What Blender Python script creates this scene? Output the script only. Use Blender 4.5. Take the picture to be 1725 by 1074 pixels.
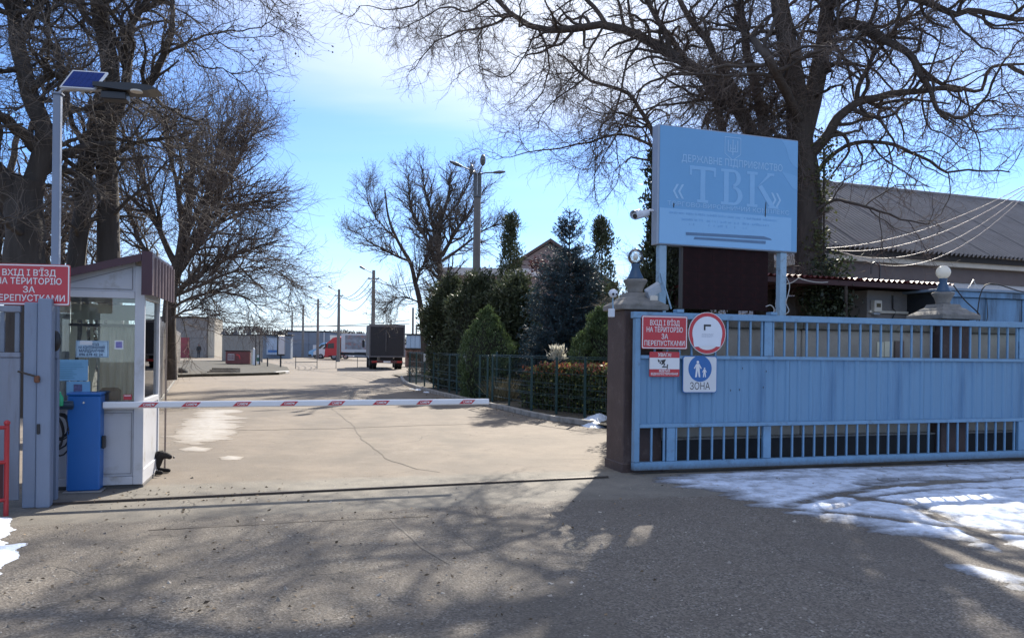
import bpy, math, random
import numpy as np
from mathutils import Vector, Matrix
for o in list(bpy.data.objects): bpy.data.objects.remove(o)
scene = bpy.context.scene
COL = scene.collection
rad = math.radians
# ------------------------------------------------------------------ camera
F, CX, CY = 1300.0, 862.5, 588.0
PITCH, ROLL, EYE = 0.0, rad(0.7), 1.6
fw = Vector((0, math.cos(PITCH), math.sin(PITCH)))
r0 = Vector((1, 0, 0)); u0 = Vector((0, -math.sin(PITCH), math.cos(PITCH)))
rt = r0*math.cos(ROLL) + u0*math.sin(ROLL)
up = u0*math.cos(ROLL) - r0*math.sin(ROLL)
EYEP = Vector((0, 0, EYE))
cam = bpy.data.cameras.new('camera'); cam.sensor_width = 36; cam.lens = 36*F/1725; cam.clip_end = 3000; cam.shift_y = 51/1725; cam.clip_start = .05
cam_o = bpy.data.objects.new('camera', cam); COL.objects.link(cam_o); scene.camera = cam_o
M3 = Matrix((rt, up, -fw)).transposed()
cam_o.matrix_world = Matrix.Translation(EYEP) @ M3.to_4x4()
def ray(px, py): return fw + rt*((px-CX)/F) - up*((py-CY)/F)
def at(px, py, Y):
    d = ray(px, py); return EYEP + d*(Y/d.y)
def G(px, py, z=0):
    d = ray(px, py); return EYEP + d*((z-EYE)/d.z)
# ------------------------------------------------------------------ light
SUN_EL, SUN_AZ = rad(34.0), rad(15.2)
w = bpy.data.worlds.new("World"); scene.world = w; w.use_nodes = True
nt = w.node_tree; nt.nodes.clear()
out = nt.nodes.new('ShaderNodeOutputWorld'); bg = nt.nodes.new('ShaderNodeBackground')
sky = nt.nodes.new('ShaderNodeTexSky'); sky.sky_type = 'NISHITA'; sky.sun_disc = False
sky.sun_elevation = SUN_EL; sky.sun_rotation = SUN_AZ; sky.air_density = 1.0; sky.dust_density = 0.25; sky.ozone_density = 3.5
bg.inputs[1].default_value = 0.075
tc = nt.nodes.new('ShaderNodeTexCoord'); sp = nt.nodes.new('ShaderNodeSeparateXYZ'); nt.links.new(tc.outputs['Generated'], sp.inputs[0])
def wmath(op, a, b=None, clamp=False):
    n = nt.nodes.new('ShaderNodeMath'); n.operation = op; n.use_clamp = clamp
    for i, x in enumerate((a, b)):
        if x is None: continue
        if isinstance(x, (int, float)): n.inputs[i].default_value = x
        else: nt.links.new(x, n.inputs[i])
    return n.outputs[0]
zz = wmath('MAXIMUM', sp.outputs[2], 0.03)
zc = wmath('ADD', zz, 0.12)
cxn = wmath('DIVIDE', sp.outputs[0], zc); cyn = wmath('DIVIDE', sp.outputs[1], zc)
cmb = nt.nodes.new('ShaderNodeCombineXYZ'); nt.links.new(cxn, cmb.inputs[0]); nt.links.new(cyn, cmb.inputs[1])
mpn = nt.nodes.new('ShaderNodeMapping'); nt.links.new(cmb.outputs[0], mpn.inputs[0])
mpn.inputs['Rotation'].default_value = (0, 0, rad(-24)); mpn.inputs['Scale'].default_value = (0.33, 1.0, 1); mpn.inputs['Location'].default_value = (0.55, 0.42, 0)
cn = nt.nodes.new('ShaderNodeTexNoise'); cn.inputs['Scale'].default_value = 0.95; cn.inputs['Detail'].default_value = 7; cn.inputs['Roughness'].default_value = .5
cn.inputs['Distortion'].default_value = .35
nt.links.new(mpn.outputs[0], cn.inputs[0])
cr = nt.nodes.new('ShaderNodeMapRange'); cr.interpolation_type = 'SMOOTHSTEP'; nt.links.new(cn.outputs[0], cr.inputs[0])
cr.inputs[1].default_value = .36; cr.inputs[2].default_value = .62; cr.inputs[4].default_value = .85
mx = nt.nodes.new('ShaderNodeMix'); mx.data_type = 'RGBA'
def wstep(x, a, b, c=0, d=1):
    r = nt.nodes.new('ShaderNodeMapRange'); r.interpolation_type = 'SMOOTHSTEP'; nt.links.new(x, r.inputs[0])
    for i, v in enumerate((a, b, c, d)): r.inputs[i+1].default_value = v
    return r.outputs[0]
# a thin veil of cirrus: its lower edge slants down to the right; faint streaks elsewhere
ed = wmath('ADD', wmath('SUBTRACT', sp.outputs[2], wmath('MULTIPLY', sp.outputs[0], -.16)), wmath('MULTIPLY', wmath('SUBTRACT', cn.outputs[0], .5), .30))
veil = wmath('MULTIPLY', wstep(ed, .25, .40), wmath('ADD', .25, wmath('MULTIPLY', .75, wstep(wmath('ABSOLUTE', wmath('ADD', sp.outputs[0], .07)), .16, .42, 1, 0))))
cl = wmath('ADD', wmath('ADD', wmath('MULTIPLY', veil, .8), wmath('MULTIPLY', cr.outputs[0], .12)), wstep(sp.outputs[2], 0, .20, .5, 0), True)
nt.links.new(cl, mx.inputs[0]); nt.links.new(sky.outputs[0], mx.inputs[6]); mx.inputs[7].default_value = (7.6, 7.9, 8.5, 1)
tint = nt.nodes.new('ShaderNodeVectorMath'); tint.operation = 'MULTIPLY'; tint.inputs[1].default_value = (.67, .93, 1.33); nt.links.new(sky.outputs[0], tint.inputs[0]); nt.links.new(tint.outputs[0], mx.inputs[6])
nt.links.new(mx.outputs[2], bg.inputs[0]); nt.links.new(bg.outputs[0], out.inputs[0])
sl = bpy.data.lights.new('sun', 'SUN'); sl.energy = 4.9; sl.angle = rad(.53); sl.color = (1, .93, .82)
sun = bpy.data.objects.new('sun', sl); COL.objects.link(sun)
sdir = Vector((math.sin(SUN_AZ)*math.cos(SUN_EL), math.cos(SUN_AZ)*math.cos(SUN_EL), math.sin(SUN_EL)))
sun.rotation_euler = sdir.to_track_quat('Z', 'Y').to_euler(); sun.location = (0, 0, 30)
vs = scene.view_settings; vs.view_transform = 'Standard'; vs.look = 'None'; vs.exposure = 1.08; vs.gamma = 1; vs.use_curve_mapping = False
scene.cycles.max_bounces = 6; scene.cycles.transparent_max_bounces = 12
# ------------------------------------------------------------------ materials
MATS = {}
def pmat(name, col, rough=.7, metal=0, var=.18, scale=5, bump=.15, bscale=60, dirt=None, island=0, spec=None, streak=False, sub=None, specks=None, thin=None):
    """dirt = (colour, amount 0..1, scale)"""
    if name in MATS: return MATS[name]
    m = bpy.data.materials.new(name); m.use_nodes = True; n = m.node_tree; N = n.nodes; Lk = n.links
    b = N['Principled BSDF']; b.inputs['Roughness'].default_value = rough; b.inputs['Metallic'].default_value = metal
    if spec is not None: b.inputs['Specular IOR Level'].default_value = spec
    tcn = N.new('ShaderNodeTexCoord'); src = tcn.outputs['Object']
    if streak:
        mp = N.new('ShaderNodeMapping'); mp.inputs['Scale'].default_value = (1, 1, .12); Lk.new(src, mp.inputs[0]); ssrc = mp.outputs[0]
    else: ssrc = src
    n1 = N.new('ShaderNodeTexNoise'); n1.inputs['Scale'].default_value = scale; n1.inputs['Detail'].default_value = 6; n1.inputs['Roughness'].default_value = .65
    Lk.new(ssrc, n1.inputs[0])
    r = N.new('ShaderNodeMapRange'); Lk.new(n1.outputs[0], r.inputs[0]); r.inputs[1].default_value = .25; r.inputs[2].default_value = .75
    r.inputs[3].default_value = 1-var; r.inputs[4].default_value = 1+var
    vm = N.new('ShaderNodeVectorMath'); vm.operation = 'SCALE'; vm.inputs[0].default_value = col; Lk.new(r.outputs[0], vm.inputs['Scale'])
    cur = vm.outputs[0]
    if island:
        g = N.new('ShaderNodeNewGeometry'); r2 = N.new('ShaderNodeMapRange'); Lk.new(g.outputs['Random Per Island'], r2.inputs[0])
        r2.inputs[3].default_value = 1-island; r2.inputs[4].default_value = 1+island
        v2 = N.new('ShaderNodeVectorMath'); v2.operation = 'SCALE'; Lk.new(cur, v2.inputs[0]); Lk.new(r2.outputs[0], v2.inputs['Scale']); cur = v2.outputs[0]
    if dirt:
        n2 = N.new('ShaderNodeTexNoise'); n2.inputs['Scale'].default_value = dirt[2]; n2.inputs['Detail'].default_value = 9; n2.inputs['Roughness'].default_value = .7
        Lk.new(ssrc, n2.inputs[0])
        r3 = N.new('ShaderNodeMapRange'); r3.interpolation_type = 'SMOOTHSTEP'; Lk.new(n2.outputs[0], r3.inputs[0]); r3.inputs[1].default_value = .62-.3*dirt[1]; r3.inputs[2].default_value = .8-.2*dirt[1]
        r3.inputs[4].default_value = .9
        mm = N.new('ShaderNodeMix'); mm.data_type = 'RGBA'; Lk.new(r3.outputs[0], mm.inputs[0]); Lk.new(cur, mm.inputs[6]); mm.inputs[7].default_value = (*dirt[0], 1); cur = mm.outputs[2]
    if specks:     # (colour, scale, threshold): chips, rust spots
        n5 = N.new('ShaderNodeTexNoise'); n5.inputs['Scale'].default_value = specks[1]; n5.inputs['Detail'].default_value = 5; n5.inputs['Roughness'].default_value = .75; Lk.new(src, n5.inputs[0])
        r5 = N.new('ShaderNodeMapRange'); Lk.new(n5.outputs[0], r5.inputs[0]); r5.inputs[1].default_value = specks[2]; r5.inputs[2].default_value = specks[2]+.04
        m5 = N.new('ShaderNodeMix'); m5.data_type = 'RGBA'; Lk.new(r5.outputs[0], m5.inputs[0]); Lk.new(cur, m5.inputs[6]); m5.inputs[7].default_value = (*specks[0], 1); cur = m5.outputs[2]
    if thin:       # (colour, z0, z1): what shows through where the layer is thin
        sx = N.new('ShaderNodeSeparateXYZ'); Lk.new(src, sx.inputs[0]); n6 = N.new('ShaderNodeTexNoise'); n6.inputs['Scale'].default_value = 22; n6.inputs['Detail'].default_value = 7; n6.inputs['Roughness'].default_value = .75; Lk.new(src, n6.inputs[0])
        a6 = N.new('ShaderNodeMath'); a6.operation = 'MULTIPLY_ADD'; Lk.new(n6.outputs[0], a6.inputs[0]); a6.inputs[1].default_value = (thin[2]-thin[1])*1.3; Lk.new(sx.outputs[2], a6.inputs[2])
        r6 = N.new('ShaderNodeMapRange'); Lk.new(a6.outputs[0], r6.inputs[0]); r6.inputs[1].default_value = thin[1]+(thin[2]-thin[1])*.45; r6.inputs[2].default_value = thin[2]+(thin[2]-thin[1])*.6; r6.inputs[3].default_value = 1; r6.inputs[4].default_value = 0
        m6 = N.new('ShaderNodeMix'); m6.data_type = 'RGBA'; Lk.new(r6.outputs[0], m6.inputs[0]); Lk.new(cur, m6.inputs[6]); m6.inputs[7].default_value = (*thin[0], 1); cur = m6.outputs[2]
    Lk.new(cur, b.inputs['Base Color'])
    if bump:
        n3 = N.new('ShaderNodeTexNoise'); n3.inputs['Scale'].default_value = bscale; n3.inputs['Detail'].default_value = 4; Lk.new(src, n3.inputs[0])
        bp = N.new('ShaderNodeBump'); bp.inputs['Strength'].default_value = bump; bp.inputs['Distance'].default_value = .01; Lk.new(n3.outputs[0], bp.inputs['Height']); Lk.new(bp.outputs[0], b.inputs['Normal'])
    if sub:
        tr = N.new('ShaderNodeBsdfTranslucent'); Lk.new(cur, tr.inputs[0]); ms = N.new('ShaderNodeMixShader'); ms.inputs[0].default_value = sub
        Lk.new(b.outputs[0], ms.inputs[1]); Lk.new(tr.outputs[0], ms.inputs[2]); Lk.new(ms.outputs[0], N['Material Output'].inputs[0])
    MATS[name] = m; return m
def glassmat(name, tint=(.9, .95, .95), refl=.14, rough=.02):
    m = bpy.data.materials.new(name); m.use_nodes = True; N = m.node_tree.nodes; Lk = m.node_tree.links
    N.remove(N['Principled BSDF']); t = N.new('ShaderNodeBsdfTransparent'); t.inputs[0].default_value = (*tint, 1)
    g = N.new('ShaderNodeBsdfGlossy'); g.inputs['Roughness'].default_value = rough; fr = N.new('ShaderNodeFresnel'); fr.inputs[0].default_value = 1.5
    ad = N.new('ShaderNodeMath'); ad.operation = 'ADD'; ad.use_clamp = True; Lk.new(fr.outputs[0], ad.inputs[0]); ad.inputs[1].default_value = refl
    s = N.new('ShaderNodeMixShader'); Lk.new(ad.outputs[0], s.inputs[0]); Lk.new(t.outputs[0], s.inputs[1]); Lk.new(g.outputs[0], s.inputs[2])
    Lk.new(s.outputs[0], N['Material Output'].inputs[0]); return m
# ------------------------------------------------------------------ mesh helpers
class MB:
    def __init__(s): s.v = []; s.f = []; s.sm = []
    def add(s, vs, fs, smooth=False):
        b = len(s.v); s.v += [tuple(v) for v in vs]; s.f += [tuple(i+b for i in f) for f in fs]; s.sm += [smooth]*len(fs); return s
    def box(s, x0, x1, y0, y1, z0, z1):
        return s.add([(x0,y0,z0),(x1,y0,z0),(x1,y1,z0),(x0,y1,z0),(x0,y0,z1),(x1,y0,z1),(x1,y1,z1),(x0,y1,z1)],
                     [(0,3,2,1),(4,5,6,7),(0,1,5,4),(1,2,6,5),(2,3,7,6),(3,0,4,7)])
    def bbox(s, x0, x1, y0, y1, z0, z1, c=.006):     # chamfered box (octagonal rims)
        a = [(x0,y0),(x1,y0),(x1,y1),(x0,y1)]
        cx, cy = (x0+x1)/2, (y0+y1)/2
        def ring(z, k):
            o = []
            for (x, y) in a:
                sx = 1 if x > cx else -1; sy = 1 if y > cy else -1
                p = (x-sx*(c+k), y-sy*k); q = (x-sx*k, y-sy*(c+k))
                o += [p, q] if (sx*sy > 0) == False and False else ([q, p] if sx*sy > 0 else [p, q])
            # order fix: go round counter clockwise
            o = sorted(o, key=lambda t: math.atan2((t[1]-cy)/(y1-y0), (t[0]-cx)/(x1-x0)))
            return [(x, y, z) for x, y in o]
        R = [ring(z0, c), ring(z0+c, 0), ring(z1-c, 0), ring(z1, c)]
        vs = [v for r_ in R for v in r_]; fs = []
        for i in range(3):
            for j in range(8):
                fs.append((i*8+j, i*8+(j+1) % 8, (i+1)*8+(j+1) % 8, (i+1)*8+j))
        fs.append(tuple(range(7, -1, -1))); fs.append(tuple(range(24, 32)))
        return s.add(vs, fs)
    def cyl(s, p0, p1, r, r2=None, n=12, smooth=True):
        return s.tube([p0, p1], [r, r if r2 is None else r2], n, smooth)
    def tube(s, pts, rs, n=8, smooth=True, cap=True):
        pts = [Vector(p) for p in pts]
        if not isinstance(rs, (list, tuple)): rs = [rs]*len(pts)
        vs = []; ref = None
        for i, p in enumerate(pts):
            t = (pts[min(i+1, len(pts)-1)]-pts[max(i-1, 0)]).normalized()
            if ref is None: ref = t.orthogonal().normalized()
            ref = (ref - t*ref.dot(t)).normalized(); b = t.cross(ref)
            for k in range(n):
                a = 2*math.pi*k/n; vs.append(p + (ref*math.cos(a)+b*math.sin(a))*rs[i])
        fs = [(i*n+k, i*n+(k+1) % n, (i+1)*n+(k+1) % n, (i+1)*n+k) for i in range(len(pts)-1) for k in range(n)]
        s.add(vs, fs, smooth)
        if cap: s.add([vs[k] for k in range(n)], [tuple(range(n-1, -1, -1))]); s.add([vs[-n+k] for k in range(n)], [tuple(range(n))])
        return s
    def lathe(s, prof, c=(0, 0, 0), n=20, smooth=True, sq=False):
        vs = []; c = Vector(c)
        off = math.pi/4 if sq else 0
        if sq: n = 4; smooth = False
        for r_, z in prof:
            for k in range(n):
                a = 2*math.pi*k/n+off; rr = r_*(math.sqrt(2) if sq else 1); vs.append((c.x+rr*math.cos(a), c.y+rr*math.sin(a), c.z+z))
        fs = [(i*n+k, i*n+(k+1) % n, (i+1)*n+(k+1) % n, (i+1)*n+k) for i in range(len(prof)-1) for k in range(n)]
        fs.append(tuple(range(n-1, -1, -1))); fs.append(tuple((len(prof)-1)*n+k for k in range(n)))
        return s.add(vs, fs, smooth)
    def sphere(s, c, r, n=16, sc=(1, 1, 1)):
        c = Vector(c); vs = []; m = n//2
        for i in range(m+1):
            th = math.pi*i/m
            for k in range(n):
                a = 2*math.pi*k/n; vs.append((c.x+r*sc[0]*math.sin(th)*math.cos(a), c.y+r*sc[1]*math.sin(th)*math.sin(a), c.z-r*sc[2]*math.cos(th)))
        return s.add(vs, [(i*n+k, i*n+(k+1) % n, (i+1)*n+(k+1) % n, (i+1)*n+k) for i in range(m) for k in range(n)], True)
    def prism(s, poly, a0, a1, axis='y'):            # poly of 2-D points, extruded along an axis
        def P(p, a): return {'y': (p[0], a, p[1]), 'x': (a, p[0], p[1]), 'z': (p[0], p[1], a)}[axis]
        n = len(poly); vs = [P(p, a0) for p in poly]+[P(p, a1) for p in poly]
        fs = [(i, (i+1) % n, n+(i+1) % n, n+i) for i in range(n)]+[tuple(range(n-1, -1, -1)), tuple(range(n, 2*n))]
        return s.add(vs, fs)
    def hexa(s, pts): return s.add(pts, [(0,3,2,1),(4,5,6,7),(0,1,5,4),(1,2,6,5),(2,3,7,6),(3,0,4,7)])
    def mesh(s, name):
        me = bpy.data.meshes.new(name); me.from_pydata(s.v, [], s.f); me.polygons.foreach_set('use_smooth', s.sm); me.update()
        return me
def npmesh(name, V, Q, smooth=True):
    me = bpy.data.meshes.new(name); V = np.asarray(V, np.float32).reshape(-1, 3); Q = np.asarray(Q, np.int32); k = Q.shape[1]
    me.vertices.add(len(V)); me.vertices.foreach_set('co', V.ravel()); me.loops.add(Q.size); me.loops.foreach_set('vertex_index', Q.ravel())
    me.polygons.add(len(Q)); me.polygons.foreach_set('loop_start', np.arange(0, Q.size, k, dtype=np.int32))
    try: me.polygons.foreach_set('loop_total', np.full(len(Q), k, np.int32))
    except Exception: pass
    me.polygons.foreach_set('use_smooth', np.full(len(Q), smooth)); me.update(calc_edges=True); return me
WM = {}
def thing(name, label, cat, loc=(0, 0, 0), rotz=0, group=None):
    o = bpy.data.objects.new(name, None); COL.objects.link(o); o.empty_display_size = .1
    o.location = loc; o.rotation_euler = (0, 0, rotz); o['label'] = label; o['category'] = cat
    if group: o['group'] = group
    WM[o.name] = Matrix.Translation(Vector(loc)) @ Matrix.Rotation(rotz, 4, 'Z')
    return o
def loc_of(t, p): return WM[t.name].inverted() @ Vector(p)
def wld_of(t, p): return WM[t.name] @ Vector(p)
def part(name, mb, mat, parent, kind=None, label=None):
    me = mb.mesh(name) if isinstance(mb, MB) else mb
    if mat is not None and not me.materials: me.materials.append(mat)
    o = bpy.data.objects.new(name, me); COL.objects.link(o)
    if parent is not None: o.parent = parent
    if kind: o['kind'] = kind
    if label: o['label'] = label
    return o
def solo(name, mb, mat, label, cat, loc=(0, 0, 0), rotz=0, group=None, kind=None):
    o = part(name, mb, mat, None); o.location = loc; o.rotation_euler = (0, 0, rotz)
    o['label'] = label
    if kind: o['kind'] = kind
    else: o['category'] = cat
    if group: o['group'] = group
    WM[o.name] = Matrix.Translation(Vector(loc)) @ Matrix.Rotation(rotz, 4, 'Z')
    return o
def struct(name, mb, mat, label=None, loc=(0, 0, 0), rotz=0, kind='structure'):
    o = part(name, mb, mat, None, kind, label); o.location = loc; o.rotation_euler = (0, 0, rotz); return o
def inst(o, parent, loc=(0, 0, 0), rot=(0, 0, 0), scale=(1, 1, 1)):
    c = o.copy(); COL.objects.link(c); c.parent = parent; c.location = loc; c.rotation_euler = rot; c.scale = scale; return c
def copy_tree(o, parent=None):
    c = o.copy(); COL.objects.link(c); c.parent = parent
    for ch in list(o.children): copy_tree(ch, c)
    return c
def text(body, size=1, bold=0.0, width=None, align='CENTER', spacing=1.0, extrude=0):
    c = bpy.data.curves.new('txt', 'FONT'); c.body = body; c.size = size; c.align_x = align; c.offset = bold; c.space_character = spacing; c.resolution_u = 2
    o = bpy.data.objects.new('txt', c); COL.objects.link(o)
    me = bpy.data.meshes.new_from_object(o.evaluated_get(bpy.context.evaluated_depsgraph_get()))
    vs = np.zeros(len(me.vertices)*3); me.vertices.foreach_get('co', vs); vs = vs.reshape(-1, 3)
    fs = [tuple(p.vertices) for p in me.polygons]
    bpy.data.objects.remove(o); bpy.data.curves.remove(c); bpy.data.meshes.remove(me)
    if width and len(vs): vs[:, 0] *= width/(vs[:, 0].max()-vs[:, 0].min())
    return vs, fs
def text_mb(lines):
    """lines: (body, size, x, z, bold, width) placed on the local XZ plane facing -Y"""
    mb = MB(); 
    for i, (body, size, x, z, bold, width) in enumerate(lines):
        v, f = text(body, size, bold, width)
        mb.add([(x+a, -.0002*(k % 3), z+b) for k, (a, b, c) in enumerate(v)] if False else [(x+a, 0, z+b) for a, b, c in v], f)
    return mb
def shift(mb, dx=0, dy=0, dz=0): mb.v = [(a+dx, b+dy, c+dz) for a, b, c in mb.v]; return mb
def ngon(cx, cz, rx, rz=None, n=32, y=0, a0=0):
    rz = rz or rx
    return [(cx+rx*math.cos(2*math.pi*k/n+a0), cz+rz*math.sin(2*math.pi*k/n+a0)) for k in range(n)]
def roundrect(x0, x1, z0, z1, r, n=5):
    o = []
    for (cx, cz, a) in ((x1-r, z1-r, 0), (x0+r, z1-r, 90), (x0+r, z0+r, 180), (x1-r, z0+r, 270)):
        for k in range(n+1): t = rad(a+90*k/n); o.append((cx+r*math.cos(t), cz+r*math.sin(t)))
    return o
# numpy value noise
def _hash(i, j, s):
    h = (i*374761393 + j*668265263 + s*1442695041) & 0xffffffff
    h = ((h ^ (h >> 13))*1274126177) & 0xffffffff
    return ((h ^ (h >> 16)) & 0xffff)/65535.0
def vnoise(x, y, s=0):
    xi = np.floor(x).astype(np.int64); yi = np.floor(y).astype(np.int64); fx = x-xi; fy = y-yi
    fx = fx*fx*(3-2*fx); fy = fy*fy*(3-2*fy)
    a = _hash(xi, yi, s); b = _hash(xi+1, yi, s); c = _hash(xi, yi+1, s); d = _hash(xi+1, yi+1, s)
    return (a*(1-fx)+b*fx)*(1-fy)+(c*(1-fx)+d*fx)*fy
def fbm(x, y, s=0, o=5):
    t = 0; a = .5
    for k in range(o): t = t+a*vnoise(x*2**k, y*2**k, s+k*17); a *= .5
    return t
# ------------------------------------------------------------------ frames
GA = rad(16.0); GL = Vector((1.58, 10.0, 0))
GM = Matrix.Translation(GL) @ Matrix.Rotation(GA, 4, 'Z')
def plane_hit(Mx, px, py, yl=0.0):
    inv = Mx.inverted(); o = inv @ EYEP; d = inv.to_3x3() @ ray(px, py); t = (yl-o.y)/d.y; return o + d*t
def PG(px, py, yl=0.0): return plane_hit(GM, px, py, yl)
def to_gate(p): return GM.inverted() @ Vector(p)
def from_gate(x, y, z=0): return GM @ Vector((x, y, z))
# ------------------------------------------------------------------ ground
def ground_mat():
    m = bpy.data.materials.new('asphalt'); m.use_nodes = True; N = m.node_tree.nodes; Lk = m.node_tree.links; b = N['Principled BSDF']
    b.inputs['Roughness'].default_value = .88; b.inputs['Specular IOR Level'].default_value = .35
    tcn = N.new('ShaderNodeTexCoord'); P = tcn.outputs['Object']
    def noise(sc, det=6, ro=.6, src=P, dist=0):
        n = N.new('ShaderNodeTexNoise'); n.inputs['Scale'].default_value = sc; n.inputs['Detail'].default_value = det; n.inputs['Roughness'].default_value = ro; n.inputs['Distortion'].default_value = dist; Lk.new(src, n.inputs[0]); return n.outputs[0]
    def rng(x, a, b_, c=0, d=1, smooth=True):
        r = N.new('ShaderNodeMapRange'); r.interpolation_type = 'SMOOTHSTEP' if smooth else 'LINEAR'; Lk.new(x, r.inputs[0])
        for i, v in enumerate((a, b_, c, d)): r.inputs[i+1].default_value = v
        return r.outputs[0]
    def mix(f, a, b_):
        x = N.new('ShaderNodeMix'); x.data_type = 'RGBA'
        for i, v in ((0, f), (6, a), (7, b_)):
            if isinstance(v, tuple): x.inputs[i].default_value = (*v, 1)
            elif isinstance(v, float): x.inputs[i].default_value = v
            else: Lk.new(v, x.inputs[i])
        return x.outputs[2]
    def mth(op, a, b_=None):
        x = N.new('ShaderNodeMath'); x.operation = op
        for i, v in enumerate((a, b_)):
            if v is None: continue
            if isinstance(v, (float, int)): x.inputs[i].default_value = v
            else: Lk.new(v, x.inputs[i])
        return x.outputs[0]
    def lin(vec, c):   # dot(P, vec)+c
        d = N.new('ShaderNodeVectorMath'); d.operation = 'DOT_PRODUCT'; Lk.new(P, d.inputs[0]); d.inputs[1].default_value = vec
        return mth('ADD', d.outputs['Value'], c)
    vv = (-math.sin(GA), math.cos(GA), 0); vloc = lin(vv, math.sin(GA)*GL.x-math.cos(GA)*GL.y)
    big = noise(.35, 5); med = noise(2.2, 7, .7); fine = noise(45, 4, .7); edge = noise(3.0, 6, .7)
    wob = mth('ADD', vloc, mth('MULTIPLY', mth('SUBTRACT', edge, .5), .5))
    # aggregate stones
    vo = N.new('ShaderNodeTexVoronoi'); vo.inputs['Scale'].default_value = 80; Lk.new(P, vo.inputs[0])
    vo2 = N.new('ShaderNodeTexVoronoi'); vo2.inputs['Scale'].default_value = 38; Lk.new(P, vo2.inputs[0])
    sep = N.new('ShaderNodeSeparateColor'); Lk.new(vo.outputs['Color'], sep.inputs[0])
    near = mix(rng(sep.outputs[0], .1, .95), (.090, .079, .066), (.215, .188, .155))
    near = mix(rng(sep.outputs[1], .90, .97), near, (.28, .26, .23))
    near = mix(rng(sep.outputs[2], .04, .0, 0, .8), near, (.03, .03, .03))
    near = mix(rng(med, .35, .7, 0, .55), near, (.135, .114, .092))
    strip = mix(rng(med, .3, .7), (.145, .135, .115), (.215, .195, .16))
    strip = mix(rng(sep.outputs[1], .8, .98, 0, .5), strip, (.3, .27, .23))
    yard = mix(rng(med, .3, .7), (.150, .122, .095), (.20, .166, .13))
    yard = mix(rng(sep.outputs[0], .2, .9, 0, .35), yard, (.25, .21, .165))
    isstrip = rng(wob, -1.55, -1.45); isyard = rng(wob, .25, .6)
    c = mix(isstrip, near, strip); c = mix(isyard, c, yard)
    # big stains
    c = mix(rng(big, .42, .62, 0, .40), c, (.105, .092, .078))
    # dark worn patches (oil, damp) with their own shape
    st = noise(1.1, 8, .7, dist=.8); c = mix(rng(st, .60, .72, 0, .5), c, (.06, .055, .05))
    lt = noise(.8, 7, .75, dist=1.2); c = mix(rng(lt, .60, .75, 0, .35), c, (.36, .32, .27))
    # tyre-worn bands running in through the entrance, patched rectangle by the track
    uu = lin((math.cos(rad(8)), math.sin(rad(8)), 0), 0.0); uw = mth('ADD', uu, mth('MULTIPLY', mth('SUBTRACT', noise(.25, 3), .5), 1.6))
    for c0_, w0_ in ((-3.3, .34), (-1.75, .34), (-.55, .30), (.95, .30)):
        band = rng(mth('ABSOLUTE', mth('SUBTRACT', uw, c0_)), w0_*.4, w0_*1.5, 1, 0); c = mix(mth('MULTIPLY', mth('MULTIPLY', band, rng(noise(1.6, 6, .7), .35, .6)), .34), c, (.095, .084, .070))
    sp1 = noise(7, 3, .5); c = mix(rng(sp1, .70, .74, 0, .65), c, (.045, .042, .038))
    # cracks
    wv = N.new('ShaderNodeVectorMath'); wv.operation = 'ADD'; nn = N.new('ShaderNodeTexNoise'); nn.inputs['Scale'].default_value = 1.4; nn.inputs['Detail'].default_value = 5; Lk.new(P, nn.inputs[0])
    sc_ = N.new('ShaderNodeVectorMath'); sc_.operation = 'SCALE'; Lk.new(nn.outputs['Color'], sc_.inputs[0]); sc_.inputs['Scale'].default_value = .9; Lk.new(P, wv.inputs[0]); Lk.new(sc_.outputs[0], wv.inputs[1])
    ve = N.new('ShaderNodeTexVoronoi'); ve.feature = 'DISTANCE_TO_EDGE'; ve.inputs['Scale'].default_value = .28; Lk.new(wv.outputs[0], ve.inputs[0])
    crk = mth('MULTIPLY', rng(ve.outputs['Distance'], .0, .006, 1, 0), rng(noise(.5, 3), .45, .6))
    c = mix(mth('MULTIPLY', crk, .35), c, (.03, .028, .025))
    # concrete-dirt verge on far left of the yard is handled by the general noise
    Lk.new(c, b.inputs['Base Color'])
    bp = N.new('ShaderNodeBump'); bp.inputs['Strength'].default_value = .4; bp.inputs['Distance'].default_value = .009
    h = mth('ADD', mth('MULTIPLY', vo.outputs['Distance'], mth('SUBTRACT', 1.15, mth('MULTIPLY', isstrip, .85))), mth('MULTIPLY', vo2.outputs['Distance'], .35)); h = mth('ADD', h, mth('MULTIPLY', fine, .5)); h = mth('SUBTRACT', h, mth('MULTIPLY', crk, 2.0))
    Lk.new(h, bp.inputs['Height']); Lk.new(bp.outputs[0], b.inputs['Normal']); return m
ASPH = ground_mat()
g = MB(); g.add([(-1500, -60, 0), (1500, -60, 0), (1500, 2400, 0), (-1500, 2400, 0)], [(0, 1, 2, 3)])
struct('ground', g, ASPH, 'worn grey brown asphalt of the entrance and the yard')

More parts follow.
